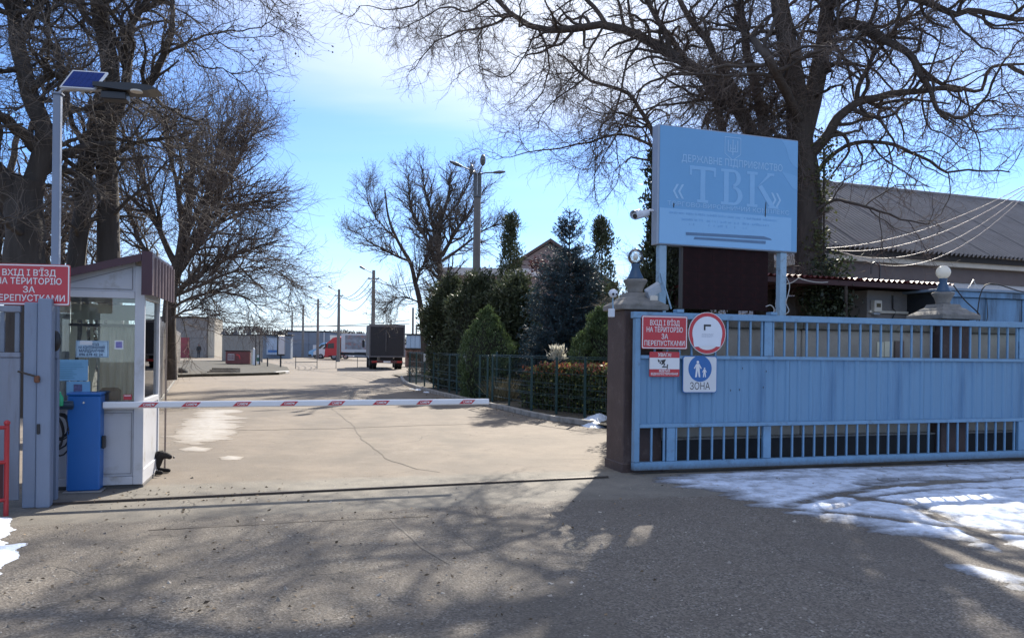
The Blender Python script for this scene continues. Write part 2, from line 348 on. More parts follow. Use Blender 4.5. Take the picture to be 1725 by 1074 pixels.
snowm = pmat('snow', (.63, .71, .84), .6, 0, .12, 3, .5, 35, dirt=((.34, .33, .33), .40, 9), thin=((.11, .105, .10), .006, .027))
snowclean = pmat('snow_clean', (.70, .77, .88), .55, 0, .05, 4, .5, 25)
icem = pmat('salt_ice', (.36, .33, .29), .6, 0, .2, 6, .3, 50, dirt=((.25, .21, .16), .5, 8), thin=((.225, .185, .14), .003, .0075))
def snow(name, poly, cell, hmax, edge, seed, amp=.9, sc=(1.6, 5.0), ang=0.0, tracks=(), mat=snowm, label=None, bump=0.0, z0=.003):
    P = np.array([(p[0], p[1]) for p in poly]); mn = P.min(0)-edge; mxx = P.max(0)+edge
    xs = np.arange(mn[0], mxx[0], cell); ys = np.arange(mn[1], mxx[1], cell); X, Y = np.meshgrid(xs, ys)
    d = np.full(X.shape, 1e9); ins = np.zeros(X.shape, bool); n = len(P)
    for i in range(n):
        a = P[i]; b = P[(i+1) % n]; ab = b-a; t = np.clip(((X-a[0])*ab[0]+(Y-a[1])*ab[1])/(ab@ab+1e-9), 0, 1)
        d = np.minimum(d, np.hypot(X-a[0]-t*ab[0], Y-a[1]-t*ab[1]))
        c = ((a[1] > Y) != (b[1] > Y)) & (X < (b[0]-a[0])*(Y-a[1])/(b[1]-a[1]+1e-12)+a[0]); ins ^= c
    sd = np.where(ins, d, -d)
    u = X*math.cos(ang)+Y*math.sin(ang); v = -X*math.sin(ang)+Y*math.cos(ang)
    nz = fbm(u*sc[0], v*sc[1], seed, 6)
    f = np.clip(sd/edge, -1.2, 1.0) + (nz-.52)*2*amp
    for (pl, wd, dp) in tracks:
        pl = np.array([(p[0], p[1]) for p in pl]); dd = np.full(X.shape, 1e9)
        for a, b in zip(pl[:-1], pl[1:]):
            ab = b-a; t = np.clip(((X-a[0])*ab[0]+(Y-a[1])*ab[1])/(ab@ab+1e-9), 0, 1); dd = np.minimum(dd, np.hypot(X-a[0]-t*ab[0], Y-a[1]-t*ab[1]))
        f = f-dp*np.clip(1.6-dd/wd, 0, 1)*(.6+.9*fbm(X*9, Y*9, seed+5, 3))
    z = z0+hmax*np.clip(f, -.25, 1.0) + bump*hmax*(fbm(X*7, Y*7, seed+3, 4)-.5)*np.clip(f, 0, 1)*2
    V = np.stack([X, Y, z], -1).reshape(-1, 3); ny, nx = X.shape
    idx = np.arange(ny*nx).reshape(ny, nx); Q = np.stack([idx[:-1, :-1], idx[:-1, 1:], idx[1:, 1:], idx[1:, :-1]], -1).reshape(-1, 4)
    keep = (f.ravel()[Q].max(1) > 0); Q = Q[keep]
    us, inv = np.unique(Q, return_inverse=True); V = V[us]; Q = inv.reshape(-1, 4)
    if len(Q) == 0: print('EMPTY snow', name); return
    return struct(name, npmesh(name, V, Q), mat, label, kind='stuff')
def GP(*pp): return [G(x, y) for x, y in pp]
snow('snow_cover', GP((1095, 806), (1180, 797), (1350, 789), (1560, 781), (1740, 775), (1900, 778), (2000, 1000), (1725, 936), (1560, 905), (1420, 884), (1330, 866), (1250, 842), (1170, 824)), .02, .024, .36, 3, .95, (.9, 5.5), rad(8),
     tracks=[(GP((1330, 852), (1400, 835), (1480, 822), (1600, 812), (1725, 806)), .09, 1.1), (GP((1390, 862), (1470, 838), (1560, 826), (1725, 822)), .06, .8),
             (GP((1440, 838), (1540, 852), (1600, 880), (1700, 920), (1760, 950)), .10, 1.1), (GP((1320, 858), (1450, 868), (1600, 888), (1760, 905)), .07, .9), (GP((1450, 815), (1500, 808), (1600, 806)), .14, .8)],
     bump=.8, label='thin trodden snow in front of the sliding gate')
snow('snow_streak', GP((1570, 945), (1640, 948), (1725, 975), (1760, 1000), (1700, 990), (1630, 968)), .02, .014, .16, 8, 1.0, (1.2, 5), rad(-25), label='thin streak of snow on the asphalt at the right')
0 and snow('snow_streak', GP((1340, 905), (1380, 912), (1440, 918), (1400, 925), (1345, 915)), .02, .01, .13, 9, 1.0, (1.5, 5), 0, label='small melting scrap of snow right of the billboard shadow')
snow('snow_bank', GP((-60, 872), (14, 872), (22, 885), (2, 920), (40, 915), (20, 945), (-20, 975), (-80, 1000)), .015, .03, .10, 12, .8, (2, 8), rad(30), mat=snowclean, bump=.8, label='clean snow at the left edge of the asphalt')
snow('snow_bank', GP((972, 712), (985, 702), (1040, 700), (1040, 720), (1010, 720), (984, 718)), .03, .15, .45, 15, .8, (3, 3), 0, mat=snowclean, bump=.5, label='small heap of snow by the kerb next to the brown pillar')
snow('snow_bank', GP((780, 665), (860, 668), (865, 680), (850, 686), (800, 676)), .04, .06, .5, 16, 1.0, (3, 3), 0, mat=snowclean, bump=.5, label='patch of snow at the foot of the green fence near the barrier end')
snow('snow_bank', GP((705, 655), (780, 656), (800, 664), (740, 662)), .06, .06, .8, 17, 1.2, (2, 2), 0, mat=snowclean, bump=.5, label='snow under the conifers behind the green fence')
snow('salt_stain', GP((285, 745), (330, 690), (395, 690), (400, 715), (380, 742), (330, 748)), .03, .006, .5, 21, .9, (1.2, 4), 0, mat=icem, label='whitish salt stain on the yard asphalt beside the kiosk')
snow('salt_stain', GP((300, 756), (325, 752), (355, 755), (345, 760), (310, 760)), .02, .006, .15, 22, .5, (3, 6), 0, mat=icem, label='small pale oval stain on the yard asphalt')
snow('salt_stain', GP((368, 770), (385, 767), (410, 769), (400, 774), (378, 774)), .02, .006, .12, 23, .5, (3, 6), 0, mat=icem, label='pale oval stain nearest the barrier on the yard asphalt')
def ribbon(name, pts, wd, mat, z=.004, seed=0, label=None, kind='structure'):
    r = random.Random(seed); P = []
    for a, b in zip(pts[:-1], pts[1:]):
        L = (b-a).length; n = max(2, int(L/.12))
        for k in range(n): P.append(a.lerp(b, k/n))
    P.append(pts[-1]); vs = []; off = 0
    for i, p in enumerate(P):
        t = (P[min(i+1, len(P)-1)]-P[max(0, i-1)]); t.z = 0; t.normalize(); nn = Vector((-t.y, t.x, 0)); off = off*.8+r.uniform(-1, 1)*wd*.9
        w1 = wd*r.uniform(.25, .8); w2 = wd*r.uniform(.25, .8); c = p+nn*off
        vs += [(c.x+nn.x*w1, c.y+nn.y*w1, z), (c.x-nn.x*w2, c.y-nn.y*w2, z)]
    mb = MB(); mb.add(vs, [(2*i, 2*i+1, 2*i+3, 2*i+2) for i in range(len(P)-1)]); return struct(name, mb, mat, label, kind=kind)
tarm = pmat('seam_tar', (.045, .04, .036), .8, 0, .3, 8, .3, 60); palem = pmat('seam_pale', (.175, .155, .13), .9, 0, .2, 20, .3, 60)
seamb = pmat('seam_brown', (.11, .09, .07), .9)
ribbon('asphalt_crack', GP((548, 655), (560, 690), (590, 712), (612, 740), (650, 772), (700, 790), (740, 795)), .018, pmat('crack_dust', (.10, .085, .068), .9), seed=1, label='winding crack along the yard asphalt')
ribbon('asphalt_seam', GP((345, 726), (430, 724), (560, 722), (700, 716), (845, 712)), .05, pmat('seam_brown', (.11, .09, .07), .9), seed=2, label='straight repair seam across the yard behind the barrier')
ribbon('asphalt_seam', GP((655, 872), (690, 900), (720, 925), (755, 950)), .016, palem, seed=3, label='pale repair seam in the foreground asphalt')
ribbon('asphalt_seam', GP((765, 895), (790, 915), (815, 930)), .012, palem, seed=4, label='short pale repair seam right of the longer one')
ribbon('asphalt_seam', GP((250, 893), (450, 882), (640, 873), (720, 868)), .016, MATS['seam_brown'], seed=5, label='edge of the smoother strip in front of the gate track')
0 and ribbon('asphalt_crack', GP((1000, 850), (940, 890), (900, 960), (870, 1040)), .012, tarm, seed=6, label='fine crack near the billboard shadow')
rng_ = random.Random(5)
# grit: pebbles & litter
mb = MB()
for k in range(900):
    px = rng_.uniform(-20, 1500); py = rng_.uniform(800, 1074); p = G(px, py); s = rng_.uniform(.003, .011)*(1 if rng_.random() < .9 else 2)
    pts = [(p.x+rng_.uniform(-1, 1)*s, p.y+rng_.uniform(-1, 1)*s, .002+s*rng_.uniform(.3, 1.0)) for _ in range(1)]
    a = rng_.uniform(0, 6); b4 = [(p.x+s*math.cos(a+q*1.57)*rng_.uniform(.7, 1.3), p.y+s*math.sin(a+q*1.57)*rng_.uniform(.7, 1.3), .001) for q in range(4)]
    mb.add(b4+pts, [(0, 1, 4), (1, 2, 4), (2, 3, 4), (3, 0, 4)])
struct('grit', mb, pmat('grit', (.3, .27, .23), .9, island=.6), 'loose grit and pebbles on the asphalt', kind='stuff')
# gate track: steel angle let into the ground
steelm = pmat('rusty_steel', (.07, .055, .045), .55, .5, .3, 12, .3, 80)
a = G(60, 851); b = G(1024, 804); d = (b-a); ang = math.atan2(d.y, d.x); Ln = d.length
mb = MB(); mb.box(0, Ln, -.018, .018, -.02, .022); mb.box(0, Ln, -.035, .035, -.02, .006)
gt = thing('gate_track', 'narrow dark steel rail set in the asphalt across the entrance', 'rail', (a.x, a.y, 0), ang)
part('rail', mb, steelm, gt)
# ------------------------------------------------------------------ sliding gate
blue = pmat('gate_paint', (.135, .275, .435), .42, 0, .13, 2.5, .25, 14, dirt=((.085, .19, .33), .45, 2.4), streak=True, specks=((.045, .05, .06), 26, .73))
bluelt = pmat('gate_frame_paint', (.16, .305, .465), .45, 0, .14, 4, .25, 40, dirt=((.10, .14, .19), .28, 6), specks=((.07, .045, .035), 20, .70), thin=((.075, .078, .08), .05, .13))
gate = thing('sliding_gate', 'long blue sliding gate with bars above and below a ribbed sheet panel', 'gate', GL, GA)
GLN = 7.7
def fr(x0, x1, y0, y1, z0, z1, nm): part(nm, MB().bbox(x0, x1, y0, y1, z0, z1, .005), bluelt, gate)
fr(0, GLN, -.04, .05, .05, .155, 'bottom_rail'); fr(.0, .075, -.045, .045, .158, 2.02, 'end_post')
fr(-.03, GLN, -.05, .05, 2.022, 2.105, 'top_rail'); fr(.077, GLN, -.03, .03, .60, .65, 'lower_rail'); fr(.077, GLN, -.03, .03, 1.50, 1.545, 'upper_rail')
for px in (1292, 1720):
    xx = PG(px, 660).x; fr(xx-.06, xx+.06, -.022, .035, .157, .598, 'post'); fr(xx-.06, xx+.06, -.022, .035, 1.548, 2.02, 'post')
xx = PG(1129, 750).x; fr(xx-.06, xx+.06, -.022, .035, .157, .598, 'post')
bu = MB().bbox(-.013, .013, -.013, .013, 1.547, 2.02, .003); bl = MB().bbox(-.013, .013, -.013, .013, .157, .598, .003)
b0 = part('bar', bu, bluelt, gate); b1 = part('bar', bl, bluelt, gate); x = .075+.178; first = True
x0u = PG(1225, 560).x % .178; x0l = PG(1097, 750).x % .178
k = 0
for (o0, off) in ((b0, x0u), (b1, x0l)):
    x = off if off > .12 else off+.178; o0.location.x = x; x += .178
    while x < GLN-.05:
        inst(o0, gate, (x, random.Random(int(x*1000)).uniform(-.003, .003), 0)); x += .178
# ribbed panel sheets
def ribbed(wid, z0, z1, per=.19, dep=.018, th=.0015):
    prof = []; x = 0; n = round(wid/per)
    for i in range(n):
        b_ = i*per; prof += [(b_, 0), (b_+.112, 0), (b_+.122, -dep*.6), (b_+.136, -dep), (b_+.162, -dep), (b_+.176, -dep*.6), (b_+.186, 0)]
    prof.append((n*per, 0)); vs = [(x, y, z0) for x, y in prof]+[(x, y, z1) for x, y in prof]; m = len(prof)
    mb = MB(); mb.add(vs, [(i, i+1, m+i+1, m+i) for i in range(m-1)]); mb.add([(x, y+.002, z) for x, y, z in vs], [(i, m+i, m+i+1, i+1) for i in range(m-1)]); return mb
pm = part('panel', ribbed(1.14, .652, 1.498), blue, gate); pm.location = (.077, .012, 0)
x = .077+1.14; k = 0
while x < GLN-.1:
    n_ = min(1.0, (GLN-.01-x)/1.14); o = inst(pm, gate, (x, .012+(.003 if k % 2 == 0 else 0), 0), scale=(n_, 1, 1)); x += 1.14; k += 1
mb = MB()
for px, py in ((1250, 620), (1290, 625), (1230, 657), (1285, 652), (1245, 656)):
    p = PG(px, py); mb.box(p.x-.004, p.x+.004, -.014, -.008, p.z-.012, p.z+.012)
part('scratches', mb, pmat('dark_scratch', (.03, .03, .04), .7), gate)
# top clips of the gate
for px in (1143, 1300):
    p = PG(px, 528); part('clip', MB().bbox(p.x-.05, p.x+.05, -.06, .06, 2.108, 2.15, .004), bluelt, gate)
# ------------------------------------------------------------------ signs on gate
red = pmat('sign_red', (.50, .035, .05), .35, 0, .05, 5, 0); white = pmat('sign_white', (.72, .73, .74), .35, 0, .04, 5, 0)
black = pmat('sign_black', (.02, .02, .022), .4, 0, .1, 5, 0); sblue = pmat('sign_blue', (.02, .13, .38), .35, 0, .05, 5, 0)
def sign_red(label, corners, Mx, yl, rotz, ztilt=0, group=None, W=None, H=None):
    p0 = plane_hit(Mx, *corners[0], yl); p1 = plane_hit(Mx, *corners[1], yl)
    W = W or p1.x-p0.x; H = H or p0.z-p1.z; c = Mx @ Vector(((p0.x+p1.x)/2, yl, p1.z))
    t = thing('entry_sign', label, 'sign', c, rotz)
    part('plate', MB().prism(roundrect(-W/2, W/2, 0, H, .02), -.006, 0), red, t); part('backing', MB().prism(roundrect(-W/2+.004, W/2-.004, .004, H-.004, .018), .001, .004), pmat('sign_back', (.3, .31, .32), .5, .3), t)
    fr_ = roundrect(-W/2+.006, W/2-.006, .006, H-.006, .016); fi = roundrect(-W/2+.018, W/2-.018, .018, H-.018, .012); n = len(fr_)
    mb = MB(); mb.add([(a, -.0085, b) for a, b in fr_]+[(a, -.0085, b) for a, b in fi]+[(a, -.0055, b) for a, b in fr_]+[(a, -.0055, b) for a, b in fi],
        [(i, n+i, n+(i+1) % n, (i+1) % n) for i in range(n)]+[(i, (i+1) % n, 2*n+(i+1) % n, 2*n+i) for i in range(n)]+[(n+i, 3*n+i, 3*n+(i+1) % n, n+(i+1) % n) for i in range(n)])
    part('border', mb, white, t)
    s = H/.44; rows = [("ВХІД І В'ЇЗД", .315, .38), ("НА ТЕРИТОРІЮ", .225, .465), ("ЗА", .135, .085), ("ПЕРЕПУСТКАМИ", .045, .515)]
    tb = text_mb([(bd, .092*s, 0, z*s, .0010*s, wd*W/.585) for bd, z, wd in rows]); shift(tb, dy=-.0085); part('lettering', tb, white, t); return t
sign_red('red sign with white lettering on the blue gate beside the round sign', ((1081, 531), (1157, 588)), GM, -.055, GA)
# round sign
def pl(px, py, yl): return PG(px, py, yl)
c = pl(1191, 561, -.06); W = (pl(1222, 561, -.06).x-pl(1161, 561, -.06).x)/2; t = thing('round_sign', 'round prohibition sign with a red rim and a paper sheet taped over it', 'sign', GM @ Vector((c.x, -.06, c.z)), GA)
R_ = W*1.03
part('plate', MB().prism(ngon(0, 0, R_, n=40), -.006, 0), white, t)
def ring(mb, r0_, r1_, y, n=40, cx=0, cz=0):
    a = ngon(cx, cz, r1_, n=n); b = ngon(cx, cz, r0_, n=n); mb.add([(p[0], y, p[1]) for p in a]+[(p[0], y, p[1]) for p in b], [(i, n+i, n+(i+1) % n, (i+1) % n) for i in range(n)])
mb = MB(); ring(mb, R_*.80, R_*.97, -.0085); part('rim', mb, red, t)
pap = [(.20*math.cos(rad(a)), .20*math.sin(rad(a))) for a in range(-20, 201, 10)]
pap = [(x*R_/.25, z*R_/.25) for x, z in pap]+[(-R_*.72, -R_*.55), (-R_*.70, -R_*.66), (0, -R_*.60), (R_*.70, -R_*.64), (R_*.72, -R_*.5)]
part('paper', MB().add([(x, -.011, z) for x, z in pap], [tuple(range(len(pap)-1, -1, -1))]), pmat('paper', (.70, .74, .80), .6, 0, .05, 3, .2, 8), t)
mb = MB(); mb.box(-.055, .05, -.0135, -.012, .09, .115); mb.box(-.055, -.03, -.0135, -.012, .045, .09); mb.box(-.052, -.033, -.0135, -.012, .037, .045)
part('pictogram', mb, black, t)
mb = MB(); r_ = random.Random(2)
for z, w0 in ((-.012, .09), (-.026, .085), (-.040, .09), (-.054, .075)):
    x = -.085
    while x < w0: L = r_.uniform(.008, .03); mb.box(x, min(x+L, w0), -.0128, -.0122, z, z+.0045); x += L+.006
part('fine_print', mb, pmat('grey_print', (.35, .38, .45), .6), t)
# CCTV warning
p0 = pl(1094, 592, -.035); p1 = pl(1144, 634, -.035); W = p1.x-p0.x; H = p0.z-p1.z
t = thing('camera_warning_sign', 'small white and red video surveillance notice under the red entry sign', 'sign', GM @ Vector(((p0.x+p1.x)/2, -.035, p1.z)), GA)
part('plate', MB().prism(roundrect(-W/2, W/2, 0, H, .012), -.005, 0), red, t)
part('band', MB().box(-W/2, W/2, -.0062, -.0052, H*.30, H*.76), white, t)
mb = text_mb([("УВАГА!", .06, 0, H*.815, .0015, W*.44), ("ВЕДЕТЬСЯ", .035, 0, H*.195, .0012, W*.36), ("ВІДЕОСПОСТЕРЕЖЕННЯ", .038, 0, H*.07, .001, W*.9)]); shift(mb, dy=-.0066); part('lettering', mb, white, t)
mb = MB(); mb.prism([(-.10, .235*H/.33), (-.07, .215*H/.33), (.02, .232*H/.33), (-.01, .17*H/.33), (-.05, .155*H/.33), (-.095, .20*H/.33)], -.0075, -.0065)
mb.prism([(-.04, .125), (-.03, .135), (.03, .135), (.03, .12), (-.03, .118)], -.0075, -.0065); mb.prism([(.03, .10), (.045, .10), (.05, .16), (.035, .16)], -.0075, -.0065); mb.prism([(-.02, .14), (-.005, .135), (.01, .17), (-.005, .175)], -.0075, -.0065)
part('pictogram', mb, black, t)
mb = MB(); ring(mb, .014, .022, -.0082, 16, -.062, .185*H/.33); part('lens', mb, white, t)
# ZONE sign
p0 = pl(1150, 599, -.035); p1 = pl(1207, 661, -.035); W = p1.x-p0.x; H = p0.z-p1.z
t = thing('pedestrian_zone_sign', 'white square sign with a blue disc of an adult and child above the word zone', 'sign', GM @ Vector(((p0.x+p1.x)/2, -.035, p1.z)), GA)
part('plate', MB().prism(roundrect(-W/2, W/2, 0, H, .035), -.006, 0), sblue, t)
part('face', MB().prism(roundrect(-W/2+.01, W/2-.01, .01, H-.01, .03), -.0078, -.0062), pmat('sign_white_reflective', (.62, .64, .66), .35, 0, .04), t)
part('disc', MB().prism(ngon(0, H*.655, W*.34, n=36), -.0092, -.008), sblue, t)
tb = text_mb([("ЗОНА", .12, 0, H*.09, .0, W*.58)]); tb.v = [(a, b-.0082, H*.09+(c-H*.09)*1.1) for a, b, c in tb.v]; part('lettering', tb, black, t)
def figure_pict(mb, cx, z0, h):
    y0_, y1_ = -.0104, -.0094
    mb.prism(ngon(cx, z0+h*.90, h*.085, n=12), y0_, y1_)
    for poly in ([(-.10, .80), (.10, .80), (.13, .42), (-.13, .42)], [(-.12, .43), (0.0, .43), (-.06, .02), (-.17, .0)], [(0.0, .43), (.12, .43), (.17, .0), (.07, .02)],
                 [(-.10, .80), (-.08, .72), (-.20, .50), (-.26, .53)], [(.10, .80), (.26, .53), (.20, .50), (.08, .70)]):
        mb.prism([(cx+a*h, z0+b*h) for a, b in poly], y0_, y1_)
mb = MB(); figure_pict(mb, -.035, H*.42, H*.46); figure_pict(mb, .065, H*.42, H*.27); part('pictogram', mb, white, t)
# ------------------------------------------------------------------ pillars
brown = pmat('pillar_paint', (.070, .045, .040), .7, 0, .2, 3, .5, 30, dirt=((.12, .09, .08), .3, 6))
conc = pmat('old_concrete', (.20, .19, .175), .9, 0, .25, 5, .6, 30, dirt=((.09, .09, .075), .5, 4))
navy = pmat('navy_paint', (.03, .075, .14), .4, 0, .15, 8, .1)
def pillar(label, x0, cap=.335, h=2.14, sw=.28, lampmat=None, globe_label=None, clear=True):
    t = thing('gate_pillar', label, 'pillar', from_gate(x0, .43), GA)
    part('shaft', MB().bbox(-sw, sw, -sw, sw, 0, h, .012), brown, t)
    part('plinth', MB().bbox(-sw-.015, sw+.015, -sw-.015, sw+.015, -.01, .12, .01), brown, t)
    part('cap', MB().bbox(-cap, cap, -cap, cap, h, h+.075, .01), conc, t)
    part('cap_step', MB().lathe([(cap-.02, h+.077), (cap-.06, h+.105), (cap-.11, h+.135), (cap-.13, h+.16), (cap-.18, h+.19), (cap-.20, h+.24)], sq=True), conc, t)
    part('urn', MB().lathe([(.11, h+.24), (.10, h+.27), (.125, h+.34), (.155, h+.385), (.165, h+.41), (.15, h+.425)], n=20), conc, t)
    l = thing('globe_lamp', globe_label, 'lamp', from_gate(x0, .43, h+.425), GA)
    part('base', MB().lathe([(.12, 0), (.105, .03), (.075, .09), (.05, .17), (.06, .20), (.055, .215)], n=16), navy, l)
    if clear:
        gm = glassmat('ribbed_glass', (.92, .94, .92), .10, .08)
        prof = []
        for i in range(33):
            th = math.pi*(i/32); r = .105*math.sin(th)*(1+.02*math.sin(i*2.2)); prof.append((max(r, .02), .31-.108*math.cos(th)))
        part('globe', MB().lathe(prof, n=24), gm, l)
        part('bulb', MB().sphere((0, 0, .31), .035, 12, (1, 1, 1.5)), pmat('bulb', (.8, .78, .72), .3), l)
    else:
        part('globe', MB().sphere((0, 0, .31), .105, 22), pmat('milk_glass', (.82, .80, .72), .12, 0, .04, 3, 0, sub=.35), l)
    return t
pillar('brown painted gate pillar at the open end of the sliding gate', PG(1050, 700, .15).x+.28, globe_label='clear ribbed globe lamp on the pillar left of the billboard')
x2 = PG(1588, 540, .43).x
pillar('dark brown pillar with a concrete cap seen behind the bars of the gate', x2, .36, 2.13, .26, globe_label='milky white globe lamp on the pillar behind the gate', clear=False)
# ------------------------------------------------------------------ wall behind the gate
wallm = pmat('wall_render', (.33, .30, .255), .9, 0, .2, 2, .5, 25, dirt=((.20, .085, .06), .30, 2.5)); wallc = pmat('coping', (.14, .135, .12), .95, 0, .35, 4, .8, 25, dirt=((.05, .06, .045), .5, 6)); dark = pmat('dark_plinth', (.02, .022, .025), .9, 0, .3)
def wallrun(label, xa, xb):
    t = thing('boundary_wall', label, 'wall', from_gate(xa, .43), GA); L = xb-xa; n = max(1, round(L/2.2)); pw = L/n
    s = part('wall_slab', MB().bbox(.01, pw-.01, -.08, .08, .42, 1.93, .012), wallm, t)
    for i in range(1, n): inst(s, t, (i*pw, 0, 0))
    part('core', MB().box(.005, L-.005, -.06, .06, .3, 1.9), conc, t)
    c = part('coping_stone', MB().bbox(.004, pw-.004, -.13, .13, 1.932, 2.06, .015), wallc, t)
    for i in range(1, n): inst(c, t, (i*pw, .004*(-1)**i, .003*(i % 2)))
    part('plinth', MB().box(0, L, -.14, .14, -.05, .395), dark, t); part('ledge', MB().bbox(0, L, -.16, .16, .395, .42, .006), conc, t)  # plinth near black: the shade at the wall foot is put in its colour
wallrun('rendered boundary wall with old coping between the two pillars', .47, x2-.265)
wallrun('boundary wall right of the pillar with the milky globe', x2+.265, x2+6.3)
# papers on the wall
p = PG(1490, 586, .34)
t = thing('notice', 'two yellowed paper sheets on the wall behind the gate bars', 'notice', GM @ Vector((p.x, .345, p.z-.1)), GA)
pp = pmat('yellow_paper', (.62, .58, .44), .7, 0, .1, 8); sh = part('sheet', MB().box(-.13, -.01, -.004, 0, -.03, .19), pp, t); part('sheet', MB().box(.0, .15, -.006, -.002, -.03, .2), pp, t)
# black strap marks: small frame right of papers
p = PG(1500, 576, .33); solo('wall_box', MB().bbox(0, .16, -.03, 0, -.25, .02, .004), pmat('brown_box', (.14, .10, .085), .7), 'small brown flat box on the wall right of the yellow papers', 'box', GM @ Vector((p.x+.08, .345, p.z)), GA)
# ------------------------------------------------------------------ billboard
BA = rad(19.0); BL = at(1106.5, 410, 10.45); BM = Matrix.Translation(Vector((BL.x, BL.y, 0))) @ Matrix.Rotation(BA, 4, 'Z')
def PB(px, py, yl=0.0): return plane_hit(BM, px, py, yl)
zb = PB(1107, 411).z; zt = PB(1107, 208).z; wb = PB(1344, 330).x
bb = thing('billboard', 'large faded light blue billboard on two posts above the gate', 'billboard', (BL.x, BL.y, 0), BA)
T_ = .16
alum = pmat('box_frame', (.30, .34, .40), .4, .3, .1, 5)
lite = pmat('billboard_face', (.15, .355, .61), .22, 0, .04, 1.2, .05, 3, dirt=((.15, .36, .63), .4, 1.1)); lite2 = pmat('billboard_face_pale', (.235, .465, .73), .25, 0, .03, 1.5, 0)
part('box', MB().bbox(0, wb, .004, T_, zb, zt, .008), alum, bb)
part('face', MB().box(.03, wb-.012, -.001, .003, zb+.015, zt-.015), lite, bb)
zl = PB(1107, 349).z; H = zt-zb
part('pale_panel', MB().box(.035, wb-.11, -.0035, -.0015, zb+.02, zl), lite2, bb)
pt = MB(); pt.prism([(wb-.012, zt-.02), (wb-.30, zt-.02), (wb-.22, zt-.12), (wb-.16, zt-.30), (wb-.08, zt-.38), (wb-.012, zt-.40)], -.003, -.0012)
pt.prism([(wb-.012, zt-.52), (wb-.30, zt-.47), (wb-.10, zt-.70), (wb-.012, zt-.72)], -.003, -.0012); part('pale_blotch', pt, pmat('billboard_patch', (.18, .40, .67), .25, 0, .05, 2, 0), bb)
def tz(px, py): q = PB(px, py); return q.x, q.z
lines = []
x_, z_ = tz(1228, 283)
fpm = pmat('faded_print', (.30, .52, .76), .3, 0, .03)
for (bd_, sz_, bo_, wd_, x_, z_, st_) in (("ДЕРЖАВНЕ ПІДПРИЄМСТВО", .135, .0015, 1.66, wb*.52, zt-.475, 1), ("ТОРГОВО-ВИРОБНИЧИЙ КОМПЛЕКС", .085, 0, 2.0, wb*.5, zl+.04, 1), ("«", .40, 0, None, .32, zt-.99, 1.1), ("»", .40, 0, None, wb-.38, zt-.99, 1.1)):
    v, f = text(bd_, sz_, bo_, wd_); part('lettering', MB().add([(x_+a, -.004, z_+b*st_) for a, b, c in v], f), fpm, bb)
big = MB(); y0, y1 = -.0042, -.003; bx = wb*.215; bz = zt-1.02; h = .50
def sbox(x0, x1, z0, z1): big.box(bx+x0, bx+x1, y0, y1, bz+z0, bz+z1)
# serif T
sbox(0, .42, h-.05, h); sbox(.17, .25, .04, h-.05); sbox(.12, .30, 0, .04); sbox(0, .035, h-.13, h-.05); sbox(.385, .42, h-.13, h-.05)
# serif V (cyrillic Ve)
o_ = .50; sbox(o_, o_+.20, h-.04, h); sbox(o_, o_+.20, 0, .04); sbox(o_+.05, o_+.13, .04, h-.04)
def bowl(cx, cz, rx, rz, th):
    a = [(cx+rx*math.cos(t), cz+rz*math.sin(t)) for t in np.linspace(math.pi/2, -math.pi/2, 14)]; b = [(cx+(rx-th)*math.cos(t), cz+(rz-.035)*math.sin(t)) for t in np.linspace(math.pi/2, -math.pi/2, 14)]
    n = 14; big.add([(bx+p[0], y0, bz+p[1]) for p in a]+[(bx+p[0], y0, bz+p[1]) for p in b], [(i, i+1, n+i+1, n+i) for i in range(n-1)])
bowl(o_+.2, h*.76, .13, h*.24, .075); bowl(o_+.2, h*.27, .16, h*.27, .08)
# serif K
o_ = .93; sbox(o_, o_+.18, h-.04, h); sbox(o_, o_+.18, 0, .04); sbox(o_+.05, o_+.13, .04, h-.04)
big.prism([(bx+o_+.13, bz+.24), (bx+o_+.17, bz+.28), (bx+o_+.42, bz+h-.02), (bx+o_+.36, bz+h-.01)], y0-.0004, y1); big.prism([(bx+o_+.19, bz+.29), (bx+o_+.25, bz+.33), (bx+o_+.50, bz), (bx+o_+.40, bz)], y0-.0008, y1)
sbox(o_+.34, o_+.46, h-.035, h); sbox(o_+.36, o_+.54, -.0, .03)
part('large_lettering', big, pmat('faded_print_large', (.225, .45, .715), .3, 0, .03), bb)
# faded emblem: shield outline with trident
em = MB(); ex, ez = wb*.515, zt-.20
sh = [(-.13, .13), (.13, .13), (.13, -.10), (.0, -.19), (-.13, -.10)]
for i in range(5):
    a, b = sh[i], sh[(i+1) % 5]; dx, dz = b[0]-a[0], b[1]-a[1]; L = math.hypot(dx, dz); nx, nz = -dz/L*.005, dx/L*.005
    em.prism([(ex+a[0]+nx, ez+a[1]+nz), (ex+b[0]+nx, ez+b[1]+nz), (ex+b[0]-nx, ez+b[1]-nz), (ex+a[0]-nx, ez+a[1]-nz)], -.0035-.0001*i, -.003)
for x0, x1, z0, z1 in ((-.085, -.07, -.07, .09), (.07, .085, -.07, .09), (-.008, .008, -.12, .10), (-.07, .07, -.075, -.062), (-.045, -.033, -.06, .03), (.033, .045, -.06, .03), (-.033, .033, -.03, -.02)): em.box(ex+x0, ex+x1, -.0045-.0001*x1, -.0036, ez+z0, ez+z1)
part('emblem', em, MATS['faded_print'], bb)
mb = MB(); r_ = random.Random(9)
for (zr, xa, xe, dens) in ((zl-.07, .18, wb-.3, .8), (zl-.15, .35, wb-.5, .5), (zl-.21, .5, wb-.7, .3)):
    x = xa
    while x < xe:
        L = r_.uniform(.01, .03)
        if r_.random() < dens: mb.box(x, x+L*.7, -.0046, -.0036, zr, zr+.035*r_.uniform(.6, 1))
        x += L
part('worn_print', mb, pmat('worn_print', (.155, .36, .63), .4, 0, .1), bb, kind='stuff')
mb = MB()
